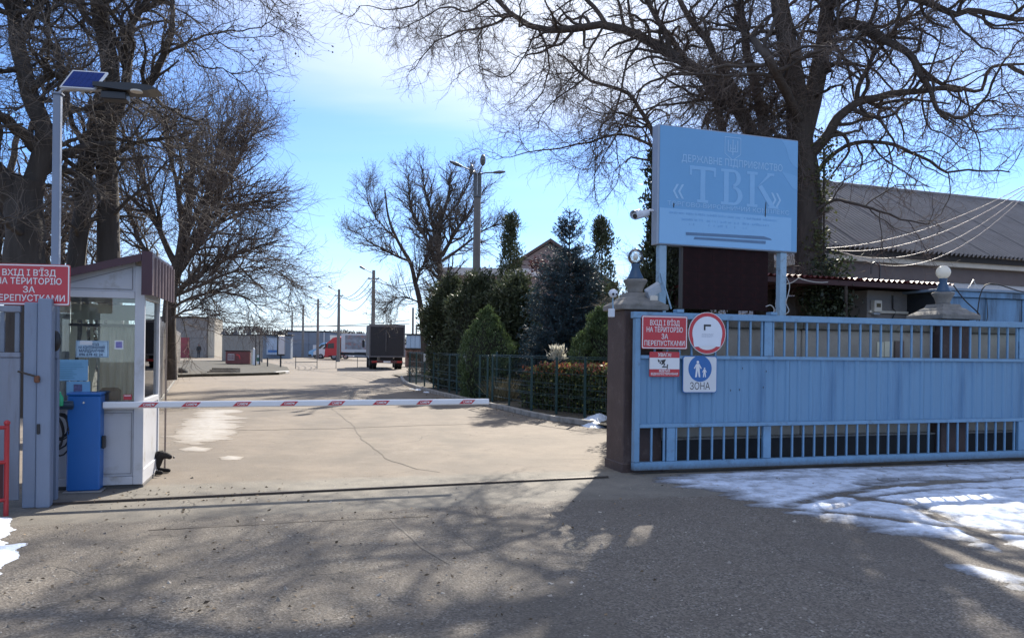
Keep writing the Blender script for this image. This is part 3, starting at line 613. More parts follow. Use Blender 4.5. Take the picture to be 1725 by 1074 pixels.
mb.prism([tz(1155, 391), tz(1155, 396), tz(1230, 400), tz(1300, 404.5), tz(1298, 402), tz(1286, 398)], -.006, -.0036); mb.prism([tz(1170, 399), tz(1168, 403), tz(1230, 407), tz(1289, 411), tz(1290, 406)], -.006, -.0036)
part('painted_over_line', mb, pmat('tape_blue', (.10, .19, .32), .5, 0, .1), bb)
mb = MB(); mb.prism([tz(1134, 342), tz(1136, 343), tz(1135, 350), tz(1134, 349)], -.006, -.0036); mb.prism([tz(1289.5, 340), tz(1290.5, 342), tz(1289.5, 366), tz(1288, 364)], -.006, -.0036); part('tear', mb, black, bb)
# posts
postm = pmat('post_paint', (.26, .40, .52), .5, 0, .15, 4, .2, 30, dirt=((.12, .10, .09), .25, 8))
for px in (1113.5, 1316):
    q = PB(px, 470, .08); part('post', MB().bbox(q.x-.055, q.x+.055, .03, .13, 0, zb-.002, .006), postm, bb)
q = PB(1148, 470, .1); part('strut', MB().box(q.x-.02, q.x+.02, .06, .10, 1.95, zb-.002), pmat('dark_steel', (.06, .055, .05), .6, .3), bb)
a = PB(1108, 460, .1); b = PB(1132, 520, -.1); part('brace', MB().cyl((a.x, .02, a.z), (b.x, -.08, b.z), .012), postm, bb)
q0 = PB(1148, 418, .07); q1 = PB(1292, 524, .07)
ledm = pmat('led_face', (.024, .012, .013), .85, 0, .3, 2, .6, 220, dirt=((.055, .014, .014), .5, 6), spec=.12)
led = thing('display_screen', 'dark switched off LED display hanging under the billboard', 'screen', BM @ Vector((q0.x+.02, .0, q1.z)), BA)
W = q1.x-q0.x-.02; H2 = zb-q1.z-.004
part('case', MB().bbox(0, W, .07, .17, 0, H2, .004), pmat('led_case', (.03, .03, .035), .5), led)
nx, nz = 6, 5; md = part('led_module', MB().bbox(.0006, W/nx-.0006, .058, .068, .0006, H2/nz-.0006, .0004), ledm, led)
for i in range(nx):
    for j in range(nz):
        if i or j: inst(md, led, (i*W/nx, 0, j*H2/nz))
# loose cable at the screen
def cable(name, label, cat, pts, r, mat, sag=0, group=None, n=14, top=None):
    P = []
    pts = [Vector(p) for p in pts]
    for a, b in zip(pts[:-1], pts[1:]):
        for k in range(n): t = k/n; q = a.lerp(b, t); q.z -= 4*sag*t*(1-t); P.append(q)
    P.append(pts[-1]); mb = MB().tube(P, r, 5); return solo(name, mb, mat, label, cat, group=group)
rub = pmat('black_rubber', (.015, .015, .017), .6); cabm = pmat('pale_cable', (.45, .44, .42), .5)
def smooth_path(P, n=6):
    P = [Vector(p) for p in P]; Q = [P[0]*2-P[1]]+P+[P[-1]*2-P[-2]]; o = []
    for i in range(1, len(Q)-2):
        for k in range(n):
            t = k/n; a, b, c, d = Q[i-1:i+3]; o.append(.5*((2*b)+(c-a)*t+(2*a-5*b+4*c-d)*t*t+(3*b-a-3*c+d)*t**3))
    o.append(P[-1]); return o
w_ = lambda px, py, yl=-.0: BM @ PB(px, py, yl)
solo('loose_cable', MB().tube(smooth_path([w_(1325, 467), w_(1330, 480), w_(1328, 495), w_(1324, 510), w_(1329, 523), w_(1322, 530)]), .007, 5), cabm, 'thin pale cable hanging beside the right billboard post', 'cable')
solo('loose_cable', MB().tube(smooth_path([w_(1290, 516), w_(1298, 514), w_(1304, 520), w_(1303, 527)]), .008, 5), cabm, 'short pale cable loop at the lower corner of the dark screen', 'cable')
# cameras, floodlight
camw = pmat('camera_white', (.62, .66, .72), .35, 0, .05)
p = at(1033, 494, 10.1)
t = thing('dome_camera', 'small white dome camera on the corner of the brown pillar cap', 'camera', p, GA)
part('body', MB().sphere((0, 0, .0), .058, 16), camw, t); part('lens', MB().sphere((-.02, -.048, -.012), .018, 10), black, t); part('lens', MB().sphere((.022, -.05, -.012), .012, 10), black, t)
part('bracket', MB().tube([(.02, .05, -.02), (.02, .06, -.1), (.02, .04, -.2)], .01, 8), postm, t); part('junction_box', MB().bbox(-.05, .02, -.02, .05, -.31, -.20, .006), camw, t)
p = at(1079, 361, 10.5)
t = thing('bullet_camera', 'white bullet camera on an arm at the left side of the billboard', 'camera', p, 0)
part('body', MB().tube([(-.09, -.10, -.045), (.10, .08, .035)], [.05, .05], 14), camw, t); part('hood', MB().tube([(-.115, -.125, -.03), (-.02, -.03, .012)], [.062, .055], 14, cap=False), camw, t)
part('lens', MB().cyl((-.092, -.103, -.046), (-.086, -.097, -.043), .035), black, t); part('bracket', MB().tube([(.06, .05, .02), (.14, .06, .07), (.24, .06, .05)], [.025, .02, .02], 8), camw, t)
p = at(1101, 490, 10.3)
t = thing('floodlight', 'small tilted floodlight beside the left billboard post', 'lamp', p, rad(10))
mb = MB().bbox(-.11, .11, -.02, .05, -.075, .075, .01); Rm = Matrix.Rotation(rad(-32), 3, 'Y') @ Matrix.Rotation(rad(35), 3, 'X'); mb.v = [tuple(Rm @ Vector(v)) for v in mb.v]; part('housing', mb, pmat('grey_alu', (.35, .38, .42), .4, .2), t)
mb = MB().box(-.095, .095, -.025, -.021, -.06, .06); mb.v = [tuple(Rm @ Vector(v)) for v in mb.v]; part('glass', mb, pmat('lamp_glass', (.5, .55, .6), .1), t)
part('bracket', MB().tube([(.0, .05, -.02), (.02, .09, -.09), (.08, .1, -.1)], .012, 6), black, t); part('driver_box', MB().bbox(-.05, .06, -.01, .05, -.13, -.06, .008), pmat('cream_plastic', (.6, .56, .48), .5), t)
# ------------------------------------------------------------------ barrier
KA = GA
bd = pmat('barrier_blue', (.015, .13, .42), .38, 0, .06, 3, .05, 20)
bp_ = G(140, 829); bt = thing('road_barrier', 'blue barrier cabinet with a lowered white boom with red labels', 'barrier', (bp_.x, bp_.y, 0), rad(17.5))
BTM = WM[bt.name]
cw = .16
part('cabinet', MB().bbox(-cw, cw, -.02, .25, .02, 1.045, .012), bd, bt); part('lid', MB().bbox(-cw-.008, cw+.008, -.028, .258, 1.047, 1.075, .008), bd, bt); part('base_plate', MB().bbox(-cw-.03, cw+.03, -.05, .28, 0, .019, .004), pmat('bare_steel', (.3, .29, .28), .5, .5), bt)
part('lock', MB().cyl((-.0, -.024, .97), (0, -.019, .97), .012), pmat('chrome', (.8, .8, .8), .2, 1), bt)
part('lock_housing', MB().bbox(cw, cw+.035, .05, .14, .46, .60, .01), black, bt)
boomL = 4.25
bm_end = plane_hit(BTM, 823, 676, .07)
zb0 = plane_hit(BTM, 175, 682, .07).z; zb1 = bm_end.z; boomL = bm_end.x
cw2 = cw
def boom_sec(): return
mb = MB(); sec = [(-.0, -.036), (.034, -.036), (.046, -.024), (.046, .024), (.034, .036), (0, .036), (-.012, .024), (-.012, -.024)]
vs = []
for x_, zc_ in ((cw+.012, zb0), (boomL, zb1)):
    vs += [(x_, .06+y, zc_+z) for y, z in sec]
mb.add(vs, [(i, 8+i, 8+(i+1) % 8, (i+1) % 8) for i in range(8)]+[tuple(range(8)), tuple(range(15, 7, -1))])
boom = part('boom', mb, pmat('boom_white', (.74, .75, .77), .3, 0, .03), bt)
for px in (250, 322, 408, 487, 567, 642, 715, 787):
    x_ = plane_hit(BTM, px, 680, .05).x; zc_ = zb0+(zb1-zb0)*x_/boomL
    lb = part('boom_label', MB().prism([(x_-.105, zc_-.024), (x_+.055, zc_-.024), (x_+.105, zc_+.026), (x_-.05, zc_+.026)],   .0455, .0475), red, boom)
    v, f = text("CAME", .042, .001, .085); mb = MB(); mb.add([(x_-.012+a, .0447, zc_-.013+b) for a, b, c in v], f)
    mb.prism([(x_+.048, zc_-.012), (x_+.064, zc_+.006), (x_+.058, zc_+.016), (x_+.048, zc_+.008), (x_+.038, zc_+.016), (x_+.032, zc_+.006)], .0445, .0450); part('boom_print', mb, white, boom)
# ------------------------------------------------------------------ kiosk
kc = G(240, 821); KW, KD = 1.08, 1.08
KO = Vector((kc.x, kc.y, 0)) - Vector((math.cos(KA), math.sin(KA), 0))*KW
ki = thing('guard_kiosk', 'white framed gatehouse kiosk with a maroon lean-to roof', 'kiosk', KO, KA); KM = WM[ki.name]
def PK(px, py, yl=0.0): return plane_hit(KM, px, py, yl)
pvc = pmat('white_pvc', (.50, .51, .54), .35, 0, .06, 2, .05, 20, dirt=((.30, .28, .25), .28, 2)); pvcp = pmat('pvc_panel', (.45, .46, .49), .4, 0, .06, 2, .05, 20, dirt=((.28, .25, .21), .33, 3))
maroon = pmat('maroon_sheet', (.055, .014, .021), .4, 0, .15, 5, .1); kconc = pmat('kiosk_base', (.10, .095, .09), .9)
zs = PK(200, 676).z; zw = PK(200, 502).z; zl_ = PK(200, 487).z; zr = 2.60; zlft = 2.30
print('kiosk z', zs, zw, zl_, 'left', PK(92, 600).x, PK(228, 600).x)
def frb(nm, x0, x1, z0, z1, y0=0, y1=.07, m=pvc): return part(nm, MB().bbox(x0, x1, y0, y1, z0, z1, .004), m, ki)
frb('corner_post', KW-.10, KW, .04, zr-.12); frb('corner_post', 0, .08, .04, 2.34)
frb('bottom_rail', .082, KW-.102, .04, .13); frb('sill_rail', .082, KW-.102, zs-.09, zs); frb('head_rail', .082, KW-.102, zw, zw+.075)
frb('lower_panel', .082, KW-.102, .132, zs-.092, .02, .05, pvcp)
frb('mullion', .30, .34, .132, zs-.092, .006, .062)
for (x0, x1) in ((.36, KW-.12),):
    mb = MB()
    for a, b, c, d in ((x0, x1, .16, .166), (x0, x1, zs-.13, zs-.124), (x0, x0+.006, .166, zs-.13), (x1-.006, x1, .166, zs-.13)): mb.box(a, b, .014, .019, c, d)
    part('bead', mb, pmat('grey_bead', (.2, .2, .21), .5), ki)
# gable panel (sloped)
def roofz(x): return zlft+(zr-zlft)*(x/KW)
part('gable_panel', MB().prism([(.082, zw+.077), (KW-.102, zw+.077), (KW-.102, roofz(KW-.102)-.05), (.082, roofz(.082)-.05)], .015, .05), pvcp, ki)
mb = MB(); 
for a, b in (((.1, zw+.10), (KW-.13, zw+.10)), ((KW-.13, zw+.10), (KW-.13, roofz(KW-.13)-.1)), ((.1, roofz(.1)-.13), (KW-.13, roofz(KW-.13)-.1))): mb.tube([(a[0], .012, a[1]), (b[0], .012, b[1])], .004, 4)
part('gable_bead', mb, MATS['grey_bead'], ki)
gls = glassmat('kiosk_glass', (.93, .96, .95), .04, .01)
part('window', MB().box(.082, KW-.102, .03, .036, zs+.001, zw-.001), gls, ki)
# right side: mostly glazed frames
mb = MB
part('side_rail', MB().bbox(KW-.06, KW-.001, .072, KD-.07, .04, .2, .004), pvc, ki); part('side_panel', MB().box(KW-.045, KW-.015, .072, KD-.07, .2, zs-.05), pvcp, ki); part('side_rail', MB().bbox(KW-.06, KW-.001, .072, KD-.07, zs-.048, zs+.02, .004), pvc, ki)
part('side_window', MB().box(KW-.036, KW-.03, .072, KD-.07, zs+.021, zw), gls, ki); part('side_rail', MB().bbox(KW-.06, KW-.001, .072, KD-.07, zw+.001, zr-.13, .004), pvc, ki)
frb('corner_post', KW-.08, KW, .04, zr-.12, KD-.068, KD); frb('corner_post', 0, .08, .04, 2.34, KD-.068, KD)
frb('back_panel', .081, KW-.081, .04, zs-.2, KD-.05, KD-.01, pvcp); frb('back_rail', .081, KW-.081, zw+.0, zr-.3, KD-.05, KD-.01, pvcp)
part('back_window', MB().box(.081, KW-.081, KD-.04, KD-.034, zs-.198, zw-.002), gls, ki)
part('side_panel', MB().box(.015, .045, .072, KD-.07, .04, 2.3), pvcp, ki, label='left side wall panel')
part('floor_slab', MB().bbox(-.05, KW-.0, .03, KD, -.02, .038, .01), kconc, ki)
# roof
RX0, RX1, RY0, RY1 = -.2, KW+.085, -.12, KD+.40
def rz(x): return roofz(x)
mb = MB(); mb.hexa([(RX0, RY0, rz(RX0)-.04), (RX1, RY0, rz(RX1)-.04), (RX1, RY1, rz(RX1)-.04), (RX0, RY1, rz(RX0)-.04), (RX0, RY0, rz(RX0)), (RX1, RY0, rz(RX1)), (RX1, RY1, rz(RX1)), (RX0, RY1, rz(RX0))]); part('roof', mb, maroon, ki)
mb = MB(); mb.hexa([(RX0, RY0-.01, rz(RX0)-.07), (KW-.02, RY0-.01, rz(KW)-.075), (KW-.02, RY0+.02, rz(KW)-.075), (RX0, RY0+.02, rz(RX0)-.07), (RX0, RY0-.01, rz(RX0)+.012), (KW-.02, RY0-.01, rz(KW)+.008), (KW-.02, RY0+.02, rz(KW)+.008), (RX0, RY0+.02, rz(RX0)+.012)]); part('roof_edge', mb, maroon, ki)
part('fascia', MB().box(KW-.015, RX1+.01, RY0-.012, RY0+.01, 2.15, rz(RX1)+.01), maroon, ki)
fb = ribbed(.19*7, 2.15, rz(RX1)-.042, per=.19, dep=.02); fb.v = [(RX1+.008-y, RY0+.012+x*(RY1-RY0-.03)/1.33, z) for x, y, z in fb.v]; part('fascia', fb, pmat('lit_fascia', (.13, .085, .085), .5, 0, .2, 4, .1), ki)  # side sheet coloured greyer than the maroon front for the light on it
fb = ribbed(.19*7, 2.15, rz(RX1)-.042, per=.19, dep=.02); fb.v = [(RX1-.0-y, RY0+.012+x*(RY1-RY0-.03)/1.33, z) for x, y, z in fb.v]; part('fascia_lining', fb, pmat('grey_sheet', (.30, .29, .29), .4, .3), ki)
part('soffit', MB().box(KW+.002, RX1-.03, RY0+.014, RY1-.01, rz(KW)-.075, rz(KW)-.062), pvcp, ki)
pr = PK(268, 600, RY1-.1); part('support_rod', MB().cyl((RX1-.06, RY1-.06, 0), (RX1-.06, RY1-.06, 2.5), .012), pmat('rod', (.25, .2, .17), .5, .3), ki)
# interior and papers
part('desk', MB().bbox(.1, KW-.11, .10, .45, zs-.12, zs-.08, .004), pmat('dark_wood', (.05, .035, .03), .5), ki)
blm = pmat('blind', (.72, .70, .58), .7, 0, .05, 4, 0, sub=.6)
for i in range(9):
    x_ = .14+i*.098; mb = MB(); vs = []
    for k in range(12):
        z_ = zs-.15+(zw-zs+.12)*k/11; a = .032+.012*math.sin(k*1.1+i); o_ = .014*math.sin(k*.8+i*1.7); vs += [(x_-a+o_, KD-.1+.02*math.sin(k*.7+i), z_), (x_+a+o_, KD-.12, z_)]
    mb.add(vs, [(2*k, 2*k+1, 2*k+3, 2*k+2) for k in range(11)]); part('blind_slat', mb, blm, ki)
pa = PK(92, 560).x
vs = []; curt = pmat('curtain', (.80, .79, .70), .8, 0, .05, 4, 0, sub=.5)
for k in range(41):
    x_ = .42+k*.0138; o_ = .02*math.sin(k*1.15); vs += [(x_, KD-.17+o_, zs-.1), (x_+.004*math.sin(k), KD-.17+o_*1.2, zw-.28)]
part('curtain', MB().add(vs, [(2*k, 2*k+2, 2*k+3, 2*k+1) for k in range(40)], True), curt, ki)
part('reflection_sheet', MB().box(.12, KW-.12, KD-.12, KD-.115, zw-.22, zw-.03), curt, ki)  # pale sheet standing in for the reflection across the window top
part('shelf', MB().bbox(.12, KW-.12, KD-.3, KD-.13, zw-.30, zw-.27, .004), MATS['dark_wood'], ki)
mb = MB(); mb.bbox(.58, .78, .2, .4, zs-.1, zs+.14, .03); part('office_chair', mb, black, ki)
paper = MATS['paper']; lblue = pmat('poster_blue', (.20, .42, .62), .5, 0, .12, 4, .1)
def poster(nm, label, x0p, y0p, x1p, y1p, m, yl=.027, extra=None):
    a = PK(x0p, y0p, yl); b = PK(x1p, y1p, yl); t = solo(nm, MB().box(0, b.x-a.x, -.002, 0, 0, a.z-b.z), m, label, 'notice', KM @ Vector((a.x, yl, b.z)), KA); return t, b.x-a.x, a.z-b.z
t, W, H = poster('kiosk_notice', 'blue framed paper notice with dark lettering in the kiosk window', 128, 573, 183, 602, pmat('notice_paper', (.42, .58, .70), .5), .022)
v = text_mb([("НА КОНТЕЙНЕРНИЙ", .04, W*.48, H*.52, .0012, W*.8), ("МАЙДАНЧИК", .04, W*.48, H*.32, .0012, W*.78), ("096 678 42 24", .04, W*.46, H*.10, .0012, W*.72), ("ВХІД", .03, W*.55, H*.74, .001, W*.3)]); shift(v, dy=-.0035); part('lettering', v, pmat('ink_blue', (.04, .08, .16), .5), t)
mb = MB()
for a, b, c, d in ((.008, W-.008, .006, .01), (.008, W-.008, H-.01, H-.006), (.008, .012, .01, H-.01), (W-.012, W-.008, .01, H-.01)): mb.box(a, b, -.0035, -.0025, c, d)
part('border', mb, MATS['ink_blue'], t)
part('white_patch', MB().box(W*.12, W*.5, -.0045, -.0038, H*.74, H*.97), white, t)  # plain white rectangle on the upper left of the notice
t, W, H = poster('kiosk_poster', 'large pale blue sheet in the left of the kiosk window', 93, 605, 148, 641, lblue, .022)
mb = MB(); r_ = random.Random(4)
for k in range(9): mb.box(W*.08, W*r_.uniform(.5, .9), -.0032, -.0024, H*(.12+.085*k), H*(.12+.085*k)+.006)
part('fine_print', mb, pmat('teal_print', (.10, .28, .42), .5), t)
t, W, H = poster('kiosk_poster', 'small pale sheet with a dark picture under the large blue sheet', 112, 642, 152, 666, lblue, .024)
part('picture', MB().box(W*.3, W*.66, -.0032, -.0024, H*.3, H*.8), pmat('poster_pic', (.12, .12, .22), .5, 0, .5, 30), t)
t, W, H = poster('window_sticker', 'small square violet and white sticker in the kiosk window', 193, 573, 208, 588, white, .024)
part('print', MB().box(W*.15, W*.85, -.0032, -.0024, H*.15, H*.85), pmat('violet', (.22, .2, .45), .5, 0, .4, 60), t)
t, W, H = poster('window_sticker', 'small red sticker at the lower right of the kiosk window', 208, 664, 222, 673, red, .024)
part('stripe', MB().box(W*.1, W*.9, -.0032, -.0024, H*.7, H*.85), white, t)
# ------------------------------------------------------------------ left gatepost, leaf, lamp
PO = G(62, 855); PA = GA
lp = pmat('left_post_paint', (.20, .245, .33), .5, 0, .2, 3, .2, 30, dirt=((.11, .09, .08), .30, 4), streak=True)
t = thing('gate_post', 'pale boxed steel gatepost left of the kiosk', 'post', (PO.x, PO.y, 0), rad(20)); PM = WM[t.name]
def PP(px, py, yl=0.0): return plane_hit(PM, px, py, yl)
xl, xm, xr = PP(38, 700).x, PP(62, 700).x, PP(86, 700).x; zt_ = 2.0
part('upright', MB().bbox(xl, xm-.004, .01, .16, 0, 2.0, .008), lp, t); part('upright', MB().bbox(xm, xr, -.02, .14, 0, 2.04, .008), lp, t)
part('latch', MB().tube([(xl-.04, -.02, 1.33), (xm, -.04, 1.28), (xm+.03, -.04, 1.25)], .01, 6), steelm, t); part('latch_knob', MB().bbox(xm-.02, xm+.03, -.05, -.02, 1.22, 1.29, .01), pmat('rust', (.16, .07, .04), .8), t)
part('keyhole', MB().bbox(xm+.005, xm+.035, -.035, -.021, .72, .82, .006), black, t)
# gate leaf to the left
LO = PM @ Vector((xl-.03, .02, 0)); t = thing('fixed_gate_leaf', 'dirty pale gate panel with grey bars on top at the left edge', 'gate', LO, rad(20)); LM = WM[t.name]
LW = 1.6
leafm = pmat('leaf_paint', (.22, .245, .30), .6, 0, .2, 3, .3, 25, dirt=((.12, .10, .10), .5, 5), streak=True)
part('sheet', MB().bbox(-LW, -.0, 0, .03, .08, 1.46, .006), leafm, t); part('top_rail', MB().bbox(-LW, 0, -.01, .05, 1.90, 1.96, .006), leafm, t); part('mid_rail', MB().bbox(-LW, 0, -.01, .04, 1.462, 1.51, .006), leafm, t)
dk = pmat('grey_bar_paint', (.16, .19, .24), .5); b0 = part('bar', MB().bbox(-.02, .02, .0, .04, 1.512, 1.898, .005), dk, t); b0.location.x = -.03
for k in range(1, 12): inst(b0, t, (-.03-k*.125, 0, 0))
# solar lamp
sp0 = at(92, 600, 7.9); t = thing('solar_street_lamp', 'tall pale post with a small solar panel and a flat black lamp head', 'street lamp', (sp0.x, sp0.y, 0), rad(10)); SM = WM[t.name]
ztop = (SM.inverted() @ at(94, 160, 7.9)).z
part('pole', MB().bbox(-.036, .036, -.03, .03, 1.45, ztop, .006), lp, t); part('pole_cap', MB().bbox(-.05, .05, -.045, .045, ztop, ztop+.02, .004), lp, t)
part('lower_pole', MB().bbox(-.05, .03, .0, .06, 0, 1.449, .005), lp, t)
part('arm', MB().tube([(0, 0, ztop+.0), (.05, 0, ztop+.06), (.42, 0, ztop+.08)], .02, 8), pmat('galv', (.4, .4, .4), .4, .6), t)
c0 = SM.inverted() @ at(139, 131, 7.9); mb = MB(); wv_, hv_ = .19, .17
fr_ = [(-.19, -.07, -.13), (.14, -.07, -.13), (.20, .13, .115), (-.14, .13, .115)]
def pq(s0, s1, t0, t1, off0, off1):
    A, B, C, D = [Vector(q) for q in fr_]; nrm = (B-A).cross(D-A).normalized()
    def P(s, t_): return c0+(A*(1-s)+B*s)*(1-t_)+(D*(1-s)+C*s)*t_
    return [P(s0, t0)+nrm*off0, P(s1, t0)+nrm*off0, P(s1, t1)+nrm*off0, P(s0, t1)+nrm*off0, P(s0, t0)+nrm*off1, P(s1, t0)+nrm*off1, P(s1, t1)+nrm*off1, P(s0, t1)+nrm*off1]
pn = part('solar_panel', MB().hexa(pq(0, 1, 0, 1, -.02, 0)), pmat('alu_frame', (.5, .53, .58), .35, .4), t)
cellm = pmat('solar_cell', (.008, .03, .16), .55, 0, .1, 8, 0, spec=.12)
for i in range(6):
    for j in range(2): part('cell', MB().hexa(pq(.05+i*.15, .05+i*.15+.143, .06+j*.44, .06+j*.44+.43, .001, .003)), cellm, pn)
part('panel_bracket', MB().tube([c0+Vector((.0, .06, -.08)), (c0.x-.02, 0, ztop+.1), (c0.x-.01, 0, ztop+.03)], [.02, .03, .015], 6), MATS['galv'], t)
h0 = SM.inverted() @ at(175, 148, 7.95); h1 = SM.inverted() @ at(272, 143, 8.1)
mb = MB(); L = h1.x-h0.x
mb.prism([(h0.x-.08, h0.z+.03), (h0.x+L*.5, h0.z+.045), (h0.x+L*.85, h0.z+.03), (h0.x+L, h0.z), (h0.x+L*.8, h0.z-.025), (h0.x+L*.4, h0.z-.035), (h0.x-.08, h0.z-.01)], -.12, .12); hd = part('lamp_head', mb, black, t)
part('battery_box', MB().bbox(h0.x-.02, h0.x+L*.42, -.07, .07, h0.z-.12, h0.z-.036, .01), black, t); part('diffuser', MB().cyl((h0.x+L*.62, -.1, h0.z-.03), (h0.x+L*.62, -.1, h0.z-.045), .06), MATS['cream_plastic'], hd)
# lamp-post sign
sign_red('red entry sign with white lettering on the pale post at the left edge', ((-20, 443), (118, 515)), Matrix.Translation(Vector((sp0.x, sp0.y, 0))) @ Matrix.Rotation(rad(6), 4, 'Z'), -.30, rad(6))
# pale tape on the pole: mid bracket, cables, bottle, bag
gk = PK(95, 680, -.08)
mb = MB(); r_ = random.Random(7); cpos = KM @ Vector((.18, -.06, .98))
for k in range(7):
    ph = r_.uniform(0, 6); rx, rzz = r_.uniform(.09, .16), r_.uniform(.14, .26); cx_ = r_.uniform(-.05, .05); y_ = r_.uniform(-.04, .03)
    mb.tube([(cx_+rx*math.cos(a), y_+.02*math.sin(3*a+ph), -rzz*(1+math.sin(a))*.9+.02*r_.random()) for a in np.linspace(0, 2*math.pi, 22)], .009, 6)
pp_ = PK(97, 698, -.16); solo('cable_coil', mb, rub, 'coil of black cable hanging between the post and the kiosk', 'cable', KM @ Vector((pp_.x, -.16, pp_.z)), KA)
pp_ = PK(108, 682, -.20); solo('junction_box', MB().bbox(-.05, .09, -.03, .05, -.045, .045, .006).cyl((-.05, -.04, 0), (.1, -.04, 0), .025), pmat('dark_teal', (.03, .06, .10), .4), 'dark box with fittings beside the barrier cabinet', 'box', KM @ Vector((pp_.x, -.20, pp_.z)), KA)
pp_ = PK(101, 674, -.28); solo('plastic_bottle', MB().lathe([(.025, 0), (.034, .01), (.034, .09), (.012, .13), (.012, .15)], n=12), pmat('green_plastic', (.03, .42, .20), .25), 'small green plastic bottle hung beside the gatepost', 'bottle', KM @ Vector((pp_.x, -.28, pp_.z-.06)), KA)
pp_ = at(94, 574, 7.75); solo('pole_fixture', MB().sphere((0, 0, 0), .07, 14, (.7, .6, 1.5)).tube([(-.04, 0, .05), (-.1, .05, .1)], .015, 6), black, 'dark teardrop fixture on the lamp post below the red sign', 'fixture', pp_, 0)
# red barrier at the far left
p = G(10, 868); t = thing('crowd_barrier', 'red painted low railing at the lower left edge', 'railing', (p.x, p.y, 0), rad(62))
redp = pmat('red_rail_paint', (.42, .03, .035), .4, 0, .12, 8)
part('upright', MB().cyl((0, 0, 0), (0, 0, .84), .022), redp, t)
for z_ in (.15, .5, .82): part('cross_rail', MB().cyl((0, 0, z_), (-1.4, 0, z_+.02), .018), redp, t)
part('upright', MB().cyl((-.5, 0, .15), (-.5, 0, .84), .015), redp, t); part('mesh_panel', MB().box(-1.4, -.03, -.004, .004, .16, .49), MATS['maroon_sheet'], t); part('cap', MB().sphere((0, 0, .86), .028, 10), redp, t)
# dog
def skin(name, verts, edges, radii, sub=2, mat=None, root=0):
    me = bpy.data.meshes.new(name); me.from_pydata(verts, edges, []); o = bpy.data.objects.new(name, me); COL.objects.link(o)
    m = o.modifiers.new('s', 'SKIN'); m.use_smooth_shade = True
    for i, r_ in enumerate(radii): me.skin_vertices[0].data[i].radius = (r_, r_) if not isinstance(r_, tuple) else r_
    me.skin_vertices[0].data[root].use_root = True
    s = o.modifiers.new('u', 'SUBSURF'); s.levels = sub; s.render_levels = sub
    dg = bpy.context.evaluated_depsgraph_get(); m2 = bpy.data.meshes.new_from_object(o.evaluated_get(dg)); bpy.data.objects.remove(o); bpy.data.meshes.remove(me)
    m2.name = name; return m2
furm = pmat('black_fur', (.018, .015, .014), .9, 0, .4, 30, .6, 120)
dv = [(-.55, 0, .13), (-.40, 0, .16), (-.20, 0, .17), (-.02, 0, .14), (.04, 0, .155), (.12, 0, .245), (.19, 0, .232), (.26, 0, .205),   # spine, neck, head, muzzle
      (-.03, .08, .07), (.06, .09, .035), (.20, .09, .03), (-.03, -.08, .07), (.06, -.09, .035), (.20, -.09, .03),
      (-.52, .10, .10), (-.38, .14, .06), (-.50, .15, .03), (-.36, .16, .03), (-.52, -.10, .10), (-.38, -.14, .06), (-.50, -.15, .03), (-.36, -.16, .03),
      (-.66, .03, .07), (-.80, .08, .04), (-.9, .12, .03)]
de = [(0, 1), (1, 2), (2, 3), (3, 4), (4, 5), (5, 6), (6, 7), (3, 8), (8, 9), (9, 10), (3, 11), (11, 12), (12, 13), (0, 14), (14, 15), (15, 16), (16, 17), (0, 18), (18, 19), (19, 20), (20, 21), (0, 22), (22, 23), (23, 24)]
dr = [.10, .11, .125, .145, .125, .062, .042, .028, .05, .032, .026, .05, .032, .026, .065, .05, .028, .024, .065, .05, .028, .024, .03, .022, .012]
dp = G(252, 803); dg_ = thing('dog', 'black dog lying behind the corner of the kiosk, head raised', 'dog', (dp.x-.09, dp.y+.24, 0), rad(-4))
part('body', skin('body', dv, de, dr, root=2), furm, dg_)
for s in (-1, 1): part('ear', MB().add([(.09, s*.03, .285), (.13, s*.035, .29), (.10, s*.085, .24), (.08, s*.06, .275), (.105, s*.05, .24)], [(0, 1, 2, 3), (1, 0, 4), (3, 2, 4), (2, 1, 4), (0, 3, 4)]), furm, dg_)
part('nose', MB().sphere((.286, 0, .210), .014, 8), black, dg_)
for s in (-1, 1): part('eye', MB().sphere((.175, s*.033, .258), .008, 8), pmat('eye_brown', (.05, .025, .01), .1), dg_)
# ------------------------------------------------------------------ trees
def nrm(a): return a/(np.linalg.norm(a, axis=-1, keepdims=True)+1e-9)
def grow(rg, S, D, L, R, K, wig=.15, trop=(0, 0, 0), rend=.35, tsq=False):
    N = len(S); P = np.zeros((N, K+1, 3)); P[:, 0] = S; d = nrm(D.copy()); st = (L/K)[:, None]; tr = np.asarray(trop, float)
    drift = rg.normal(size=(N, 3))*wig*.35
    for k in range(K):
        d = nrm(d + rg.normal(size=(N, 3))*wig + drift + tr*(k+1)/K); P[:, k+1] = P[:, k]+d*st
    t = np.linspace(0, 1, K+1)[None, :]; Rr = R[:, None]*(1-(1-rend)*t); return P, Rr
def spawn(rg, P, Rr, n, t0=.15, t1=1.0, ang=(50, 15), rf=.6, rmax=9, up=0, minlen=True):
    N, K1, _ = P.shape; seg = np.linalg.norm(P[:, 1:]-P[:, :-1], axis=2).sum(1); w_ = seg/seg.sum() if minlen else np.full(N, 1/N)
    i = rg.choice(N, n, p=w_); t = rg.uniform(t0, t1, n)*(K1-1); k = np.minimum(t.astype(int), K1-2); f = (t-k)[:, None]
    S = P[i, k]*(1-f)+P[i, k+1]*f; T = nrm(P[i, k+1]-P[i, k]); q = rg.normal(size=(n, 3)); q[:, 2] += up; perp = nrm(q-(q*T).sum(1)[:, None]*T)
    a = np.radians(rg.normal(ang[0], ang[1], n))[:, None]; D = T*np.cos(a)+perp*np.sin(a); r = (Rr[i, k]*(1-f[:, 0])+Rr[i, k+1]*f[:, 0])*rf
    return S, D, np.minimum(r, rmax), t/(K1-1), i
